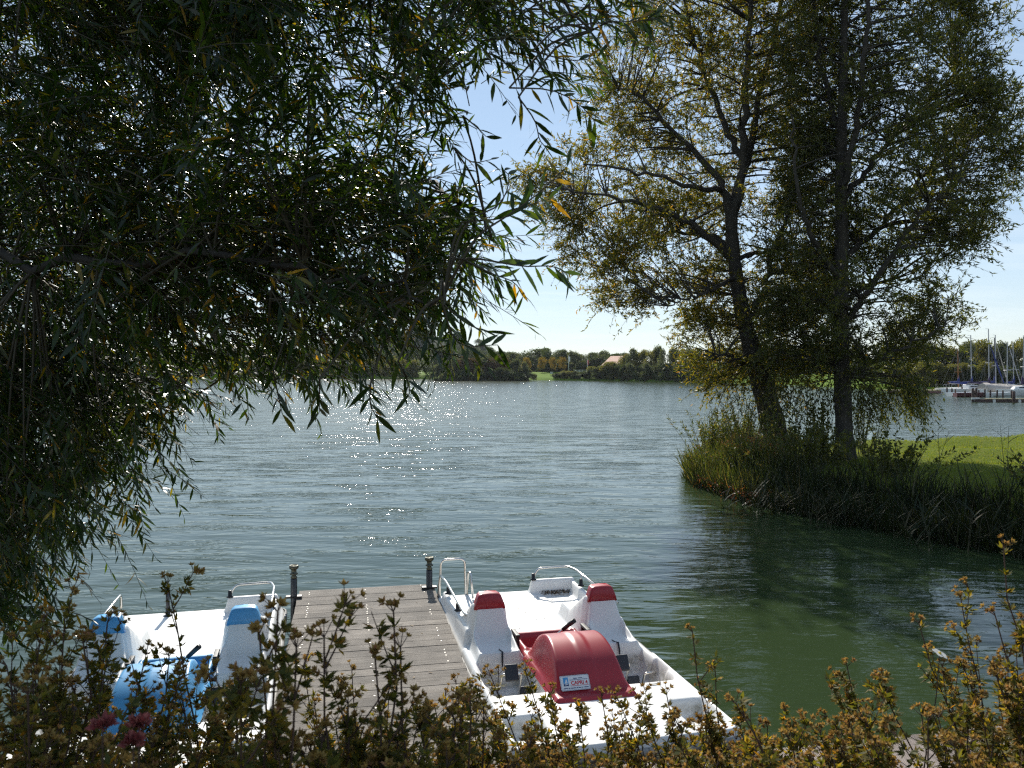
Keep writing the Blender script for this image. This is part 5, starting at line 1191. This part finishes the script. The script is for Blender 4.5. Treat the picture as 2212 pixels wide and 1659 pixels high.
def sailboat(label, zx, Y, ztop, rz, Lh, hull_m, mast_m, cover, zbase=1060, lean=0.0, cabin=True, spread=.45, boom_dir=-1, boomL=2.4, tarp=False, mast_x=.3):
    px, py = mp_(zx, ztop); X = (px - CX) / F * Y; H = CAMZ + (HY - py) / F * Y
    t = empty('sailing_boat', (X - mast_x * math.cos(rz), Y - mast_x * math.sin(rz), 0), rz, label, 'sailing boat', 'sailing boats in the marina')
    ns = 14; xs = np.linspace(-Lh / 2, Lh / 2, ns); lv = [(-.18, .55), (.05, .80), (.35, .95), (.62, 1.0)]; V = []
    for z, f in lv:
        for i, x in enumerate(xs):
            q = (x + Lh / 2) / Lh; wd = .92 * f * (1 - max(0, (q - .42) / .58) ** 2.2) * (.80 + .2 * min(1, q / .35)); V.append((x + (.12 if q > .9 else 0) * (z > .3), -wd, z + .10 * q ** 2 * (z > .3)))
    n0 = len(V); V += [(x, -y, z) for x, y, z in V]; fs = []
    for j in range(3):
        for i in range(ns - 1):
            a = j * ns + i; fs.append((a, a + 1, a + ns + 1, a + ns)); fs.append((n0 + a + ns, n0 + a + ns + 1, n0 + a + 1, n0 + a))
    fs += [(3 * ns + i, 3 * ns + i + 1, n0 + 3 * ns + i + 1, n0 + 3 * ns + i) for i in range(ns - 1)]; fs.append((0, ns, 2 * ns, 3 * ns, n0 + 3 * ns, n0 + 2 * ns, n0 + ns, n0))
    b = MB(); b.add(V, fs); b.build('hull', hull_m, t)
    if cabin and not tarp:
        b = MB(); b.add([(-.5, -.55, .62), (1.35, -.42, .66), (1.15, -.34, .95), (-.45, -.46, 1.08), (-.5, .55, .62), (1.35, .42, .66), (1.15, .34, .95), (-.45, .46, 1.08)], [(0, 1, 2, 3), (7, 6, 5, 4), (3, 2, 6, 7), (1, 5, 6, 2), (4, 0, 3, 7)]); cb_ = b.build('cabin', m_hw, t, bevel=.05)
        for sg in (-1, 1):
            b = MB(); b.add([(-.3, sg * .525, .80), (.85, sg * .44, .80), (.78, sg * .41, .92), (-.28, sg * .49, .96)], [(0, 1, 2, 3) if sg < 0 else (3, 2, 1, 0)]); b.build('window', m_glass, cb_)
    b = MB(); b.tube([(mast_x, 0, .6), (mast_x + lean * .5, 0, H * .5), (mast_x + lean, 0, H)], [.055, .055, .042], 8); b.box((mast_x + lean - .18, 0, H), (.5, .03, .03)); ms = b.build('mast', mast_m, t)
    b = MB(); zs = H * .48; b.tube([(mast_x + lean * .5, -spread, zs), (mast_x + lean * .5, spread, zs)], .028, 6); b.build('spreader', mast_m, ms)
    b = MB()
    for sg in (-1, 1): b.tube([(mast_x, sg * .78, .64), (mast_x + lean * .5, sg * spread, zs), (mast_x + lean, 0, H * .93)], .005, 4)
    b.tube([(Lh / 2, 0, .75), (mast_x + lean, 0, H * .93)], .005, 4); b.tube([(-Lh / 2, 0, .65), (mast_x + lean, 0, H)], .005, 4); b.build('rigging', m_alu, t)
    if cover is not None:
        b = MB(); zb = 1.28; bx_ = np.linspace(0, 1, 10)
        pts = [(mast_x - boomL * q, 0, zb + .05 * q - .05 * math.sin(q * 3)) for q in bx_]; b.tube(pts, np.interp(bx_, [0, .05, .5, 1], [.10, .16, .13, .07]), 9)
        b.tube([(mast_x + .02, 0, zb - .1), (mast_x + .03, 0, zb + .35), (mast_x + .02, 0, zb + .75)], [.13, .12, .06], 9); b.build('sail_cover', cover, t, True)
        b = MB(); b.tube([(mast_x, 0, zb - .12), (mast_x - boomL - .15, 0, zb - .08)], .045, 7); b.build('boom', mast_m, t)
    if tarp:
        V = []; n = 10
        for i in range(n):
            x = -Lh * .48 + Lh * .86 * i / (n - 1); zr = 1.32 - .30 * (i / (n - 1)) + .03 * math.sin(i * 2.2)
            for y, z in ((-1.0, .42), (-.98, .75), (-.5, zr - .22), (0, zr), (.5, zr - .22), (.98, .75), (1.0, .42)): V.append((x, y * (1 - .25 * max(0, i / (n - 1) - .6)), z + .03 * math.sin(i * 1.7 + y * 4)))
        me = mesh_np('tarpaulin', V, grid_quads(n, 7), True); link('tarpaulin', me, m_tarp, t)
        b = MB(); b.add([V[k] for k in range(7)], [tuple(range(7))]); b.build('tarpaulin_end', m_tarp, t)
    b = MB()
    for sg in (-1, 1):
        b.tube(arc_pts([(Lh / 2 - .6, sg * .5, .68), (Lh / 2 - .55, sg * .5, 1.12), (Lh / 2 - .02, sg * .06, 1.18), (Lh / 2 - .02, sg * .05, .75)], .08), .014, 5)
        b.tube(arc_pts([(-Lh / 2 + .5, sg * .72, .64), (-Lh / 2 + .45, sg * .72, 1.08), (-Lh / 2 + .03, sg * .6, 1.08), (-Lh / 2 + .03, sg * .58, .62)], .06), .014, 5)
    b.build('guard_rail', m_alu, t)
    return t
sailboat('white sailing boat nearest the willows, bright blue cover on its boom', 1278, 89, 185, R(12), 5.6, m_hw, m_alu, m_cvb, boomL=2.7, lean=-.12)
sailboat('wooden masted boat hidden behind the leftmost white sailing boat', 1040, 93, 425, R(30), 5.0, m_hw, m_mw, m_cvb, boomL=1.9, lean=-.12, cabin=False, mast_x=.9)
tall_boat = sailboat('sailing boat with the tallest mast and a plum coloured boom cover', 1590, 89.5, 70, R(16), 6.0, m_hw, m_alu, m_cvp, boomL=2.9, lean=-.1)
sailboat('sailing boat with a black mast behind the beige tarpaulin', 1684, 94, 228, R(20), 5.2, m_hd, m_dark, m_cvb, boomL=2.0)
grey_boat = sailboat('sailing boat whose grey mast stands just right of the black one', 1712, 91, 180, R(24), 5.4, m_hw, m_alu, None, lean=-.12)
sailboat('boat wrapped in a beige tarpaulin with a short grey mast', 1908, 86.5, 330, R(8), 5.4, m_hw, m_alu, None, tarp=True, lean=.05, spread=.55)
spar_boat = sailboat('sailing boat with a slanting stowed spar right of the tarpaulin boat', 2028, 91, 330, R(32), 5.2, m_hw, m_alu, m_cvb, boomL=1.6, lean=-.15, spread=.6)
sailboat('white sailing boat at the right border with maroon waterline', 2190, 84, 190, R(170), 5.6, m_hw, m_alu, m_cvp, boomL=2.2, lean=-.1, spread=.7)
from mathutils import Matrix
def own(o, t):
    o.parent = t; o.matrix_parent_inverse = (Matrix.Translation(t.location) @ Matrix.Rotation(t.rotation_euler[2], 4, 'Z')).inverted()
b = MB(); x0, y0 = mp_(1950, 410); x1, y1 = mp_(2150, 1050); a0 = P(x0, y0, 90); a1 = P(x1, y1, 90); b.tube([a0, a1], .05, 7); own(b.build('stowed_spar', m_alu), spar_boat)
b = MB(); x0, y0 = mp_(1600, 330); x1, y1 = mp_(1850, 1030); b.tube([P(x0, y0, 90.5), P((x0 + x1) / 2 - .5, (y0 + y1) / 2, 90.5), P(x1, y1, 90.5)], [.03, .09, .06], 7); own(b.build('furled_sail', m_cvb), tall_boat)
b = MB(); x0, y0 = mp_(1722, 330); x1, y1 = mp_(1895, 930); b.tube([P(x0, y0, 91.5), P(x1, y1, 91.5)], [.03, .07], 7); own(b.build('furled_sail', m_tarp), grey_boat)
# moorings: single piles along the berths, two double piles at the entrance
def pile(zx, ztop, zbot, wpx, label, group):
    px, pb = mp_(zx, zbot); _, pt = mp_(zx, ztop); Y = CAMZ * F / (pb - HY); X = (px - CX) / F * Y; h = (pb - pt) / F * Y
    t = empty('mooring_pile', (X, Y, 0), rf.uniform(-.1, .1), label, 'pile', group); r_ = wpx * .12109 / F * Y / 2
    b = MB(); b.lathe([(r_ * 1.05, -1.5), (r_, h * .5), (r_ * .96, h - .03), (r_ * .75, h)], n=12); b.build('shaft', m_pile, t, True)
    return t, r_, h
berth = [(838, 1118, 1250, 'pile beside the bow of the leftmost white boat'), (925, 1130, 1262, 'second berth pile from the willows'), (988, 1140, 1272, 'third berth pile from the willows'), (1106, 1100, 1240, 'thin pile behind the dinghy right of the leftmost boat'), (1160, 1170, 1290, 'short pile before the leftmost boat stern'),
         (1328, 1170, 1290, 'pile hidden just right of the double pile gate post'), (1405, 1160, 1285, 'pile just right of the gate post beside the plum cover boat'), (1514, 1145, 1285, 'thick reddish pile before the plum cover boat'), (1612, 1155, 1280, 'pile at the left edge of the beige tarpaulin'), (1732, 1160, 1285, 'pile before the middle of the beige tarpaulin'), (1835, 1165, 1290, 'pile before the right part of the beige tarpaulin'), (1990, 1165, 1290, 'pile left of the thick boom pile')]
for zx, a, c, lab in berth: pile(zx, a, c, 28, lab, 'berth piles in the marina')
def double_pile(z1, z2, top, bot, label):
    px, pb = mp_((z1 + z2) / 2, bot); _, pt = mp_(z1, top); Y = CAMZ * F / (pb - HY); X = (px - CX) / F * Y; h = (pb - pt) / F * Y; dx_ = (z2 - z1) * .12109 / F * Y
    t = empty('double_pile', (X, Y, 0), 0, label, 'pile', 'double piles at the marina entrance')
    for sg in (-1, 1): b = MB(); b.lathe([(.10, -1.5), (.098, h * .6), (.09, h - .03), (.07, h)], (sg * dx_ / 2, sg * .05, 0), 12); b.build('shaft', m_pile, t, True)
    b = MB(); b.box((0, -.13, .30), (dx_ + .30, .08, .16)); b.build('white_band', m_white2, t); b = MB(); b.box((0, .12, h * .6), (dx_ + .1, .06, .12)); b.build('cross_beam', m_pile, t)
double_pile(412, 456, 1110, 1362, 'double mooring pile with white band standing alone left of the marina')
double_pile(1292, 1366, 1125, 1372, 'double mooring pile with white band at the end of the floating boom')
def boom(zx0, zx1, zbot, label):
    (p0, pb), (p1, _) = mp_(zx0, zbot), mp_(zx1, zbot); Y = CAMZ * F / (pb - HY); X0_, X1_ = (p0 - CX) / F * Y, (p1 - CX) / F * Y; Lb = X1_ - X0_
    t = empty('floating_boom', ((X0_ + X1_) / 2, Y + .25, 0), R(-1.5), label, 'boom')
    b = MB(); b.box((0, 0, .12), (Lb, .42, .26)); b.build('float', m_pile, t); b = MB(); b.box((.3, -.06, .275), (Lb - 1.0, .34, .045)); b.build('walkway', m_plank, t)
    for x in np.arange(-Lb / 2 + 1.4, Lb / 2, 2.1): b = MB(); b.box((x, -.2, .05), (.22, .16, .35)); b.build('bracket', m_white2, t)
boom(1390, 2700, 1378, 'floating boom with yellow plank top in front of the moored boats')
pile(2030, 1180, 1385, 50, 'thick pile rising from the yellow topped boom', 'berth piles in the marina')
px0, pb0 = mp_(-250, 1215); px1, _ = mp_(735, 1225); Y = 92; X0_, X1_ = (px0 - CX) / F * Y, (px1 - CX) / F * Y
t = empty('pontoon', ((X0_ + X1_) / 2, Y, 0), R(-2), 'low dark landing stage leading from the willows to the marina', 'landing stage')
b = MB(); b.box((0, 0, .36), (X1_ - X0_, 1.3, .12)); b.build('deck', m_plank, t); b = MB(); b.box((0, -.58, .18), (X1_ - X0_, .10, .24)); b.build('beam', m_hd, t)
for x in np.linspace((X0_ - X1_) / 2 + .4, (X1_ - X0_) / 2 - .4, 7): b = MB(); b.box((x, -.35, -.2), (.16, .16, 1.0)); b.build('leg', m_pile, t)
# two small open boats lying before the sailing boats
def dinghy(zx, zbot, rz, mm, label):
    px, pb = mp_(zx, zbot); Y = CAMZ * F / (pb - HY); X = (px - CX) / F * Y; t = empty('dinghy', (X, Y, 0), rz, label, 'dinghy', 'small open boats in the marina')
    ns = 10; V = []; xs = np.linspace(-1.35, 1.35, ns)
    for z, f in ((-.08, .6), (.12, .9), (.38, 1.0), (.34, .88), (.14, .75)):
        for x in xs:
            q = (x + 1.35) / 2.7; wd = .62 * f * math.sqrt(max(.02, 1 - max(0, (q - .4) / .6) ** 2)); V.append((x * (1 if z < .3 or f == 1 else .94), -wd, z + .08 * q * q))
    n0 = len(V); V += [(x, -y, z) for x, y, z in V]; fs = []
    for j in range(4):
        for i in range(ns - 1): a = j * ns + i; fs += [(a, a + 1, a + ns + 1, a + ns), (n0 + a + ns, n0 + a + ns + 1, n0 + a + 1, n0 + a)]
    fs += [(4 * ns + i, 4 * ns + i + 1, n0 + 4 * ns + i + 1, n0 + 4 * ns + i) for i in range(ns - 1)]; fs += [(0, ns, 2 * ns, n0 + 2 * ns, n0 + ns, n0)]
    b = MB(); b.add(V, fs); b.build('hull', mm, t)
    for x in (-.5, .4): b = MB(); b.box((x, 0, .28), (.24, .98, .03)); b.build('thwart', m_plank, t)
dinghy(1100, 1272, R(6), m_hw, 'white dinghy before the leftmost sailing boat'); dinghy(1240, 1282, R(-10), m_hd, 'reddish dinghy left of the double pile gate post'); dinghy(1790, 1275, R(14), m_hw, 'white dinghy before the beige tarpaulin boat')
# a gull low over the water beyond the trunks
t = empty('gull', P(1741, 817, 60), 0, 'small white gull flying low between the willow trunks', 'bird')
s = Soup(); s.tube([(-.20, 0, 0), (-.12, 0, .01), (0, 0, .015), (.12, 0, .01), (.19, 0, .02), (.24, 0, .015)], [.01, .035, .05, .042, .026, .008], 10)
s.build('body', m_white2, t, True)
for sg in (-1, 1):
    V = []
    for u in np.linspace(0, 1, 6):
        for c_ in (.07 * (1 - u * .7), -.07 * (1 - u * .9)): V.append((c_ - .05 * u * u, sg * .5 * u * .8, .03 + .22 * math.sin(u * 2.2)))
    s = Soup(); s.add(V, [(2 * i, 2 * i + 1, 2 * i + 3, 2 * i + 2) for i in range(5)]); s.build('wing', m_white2, t, True)
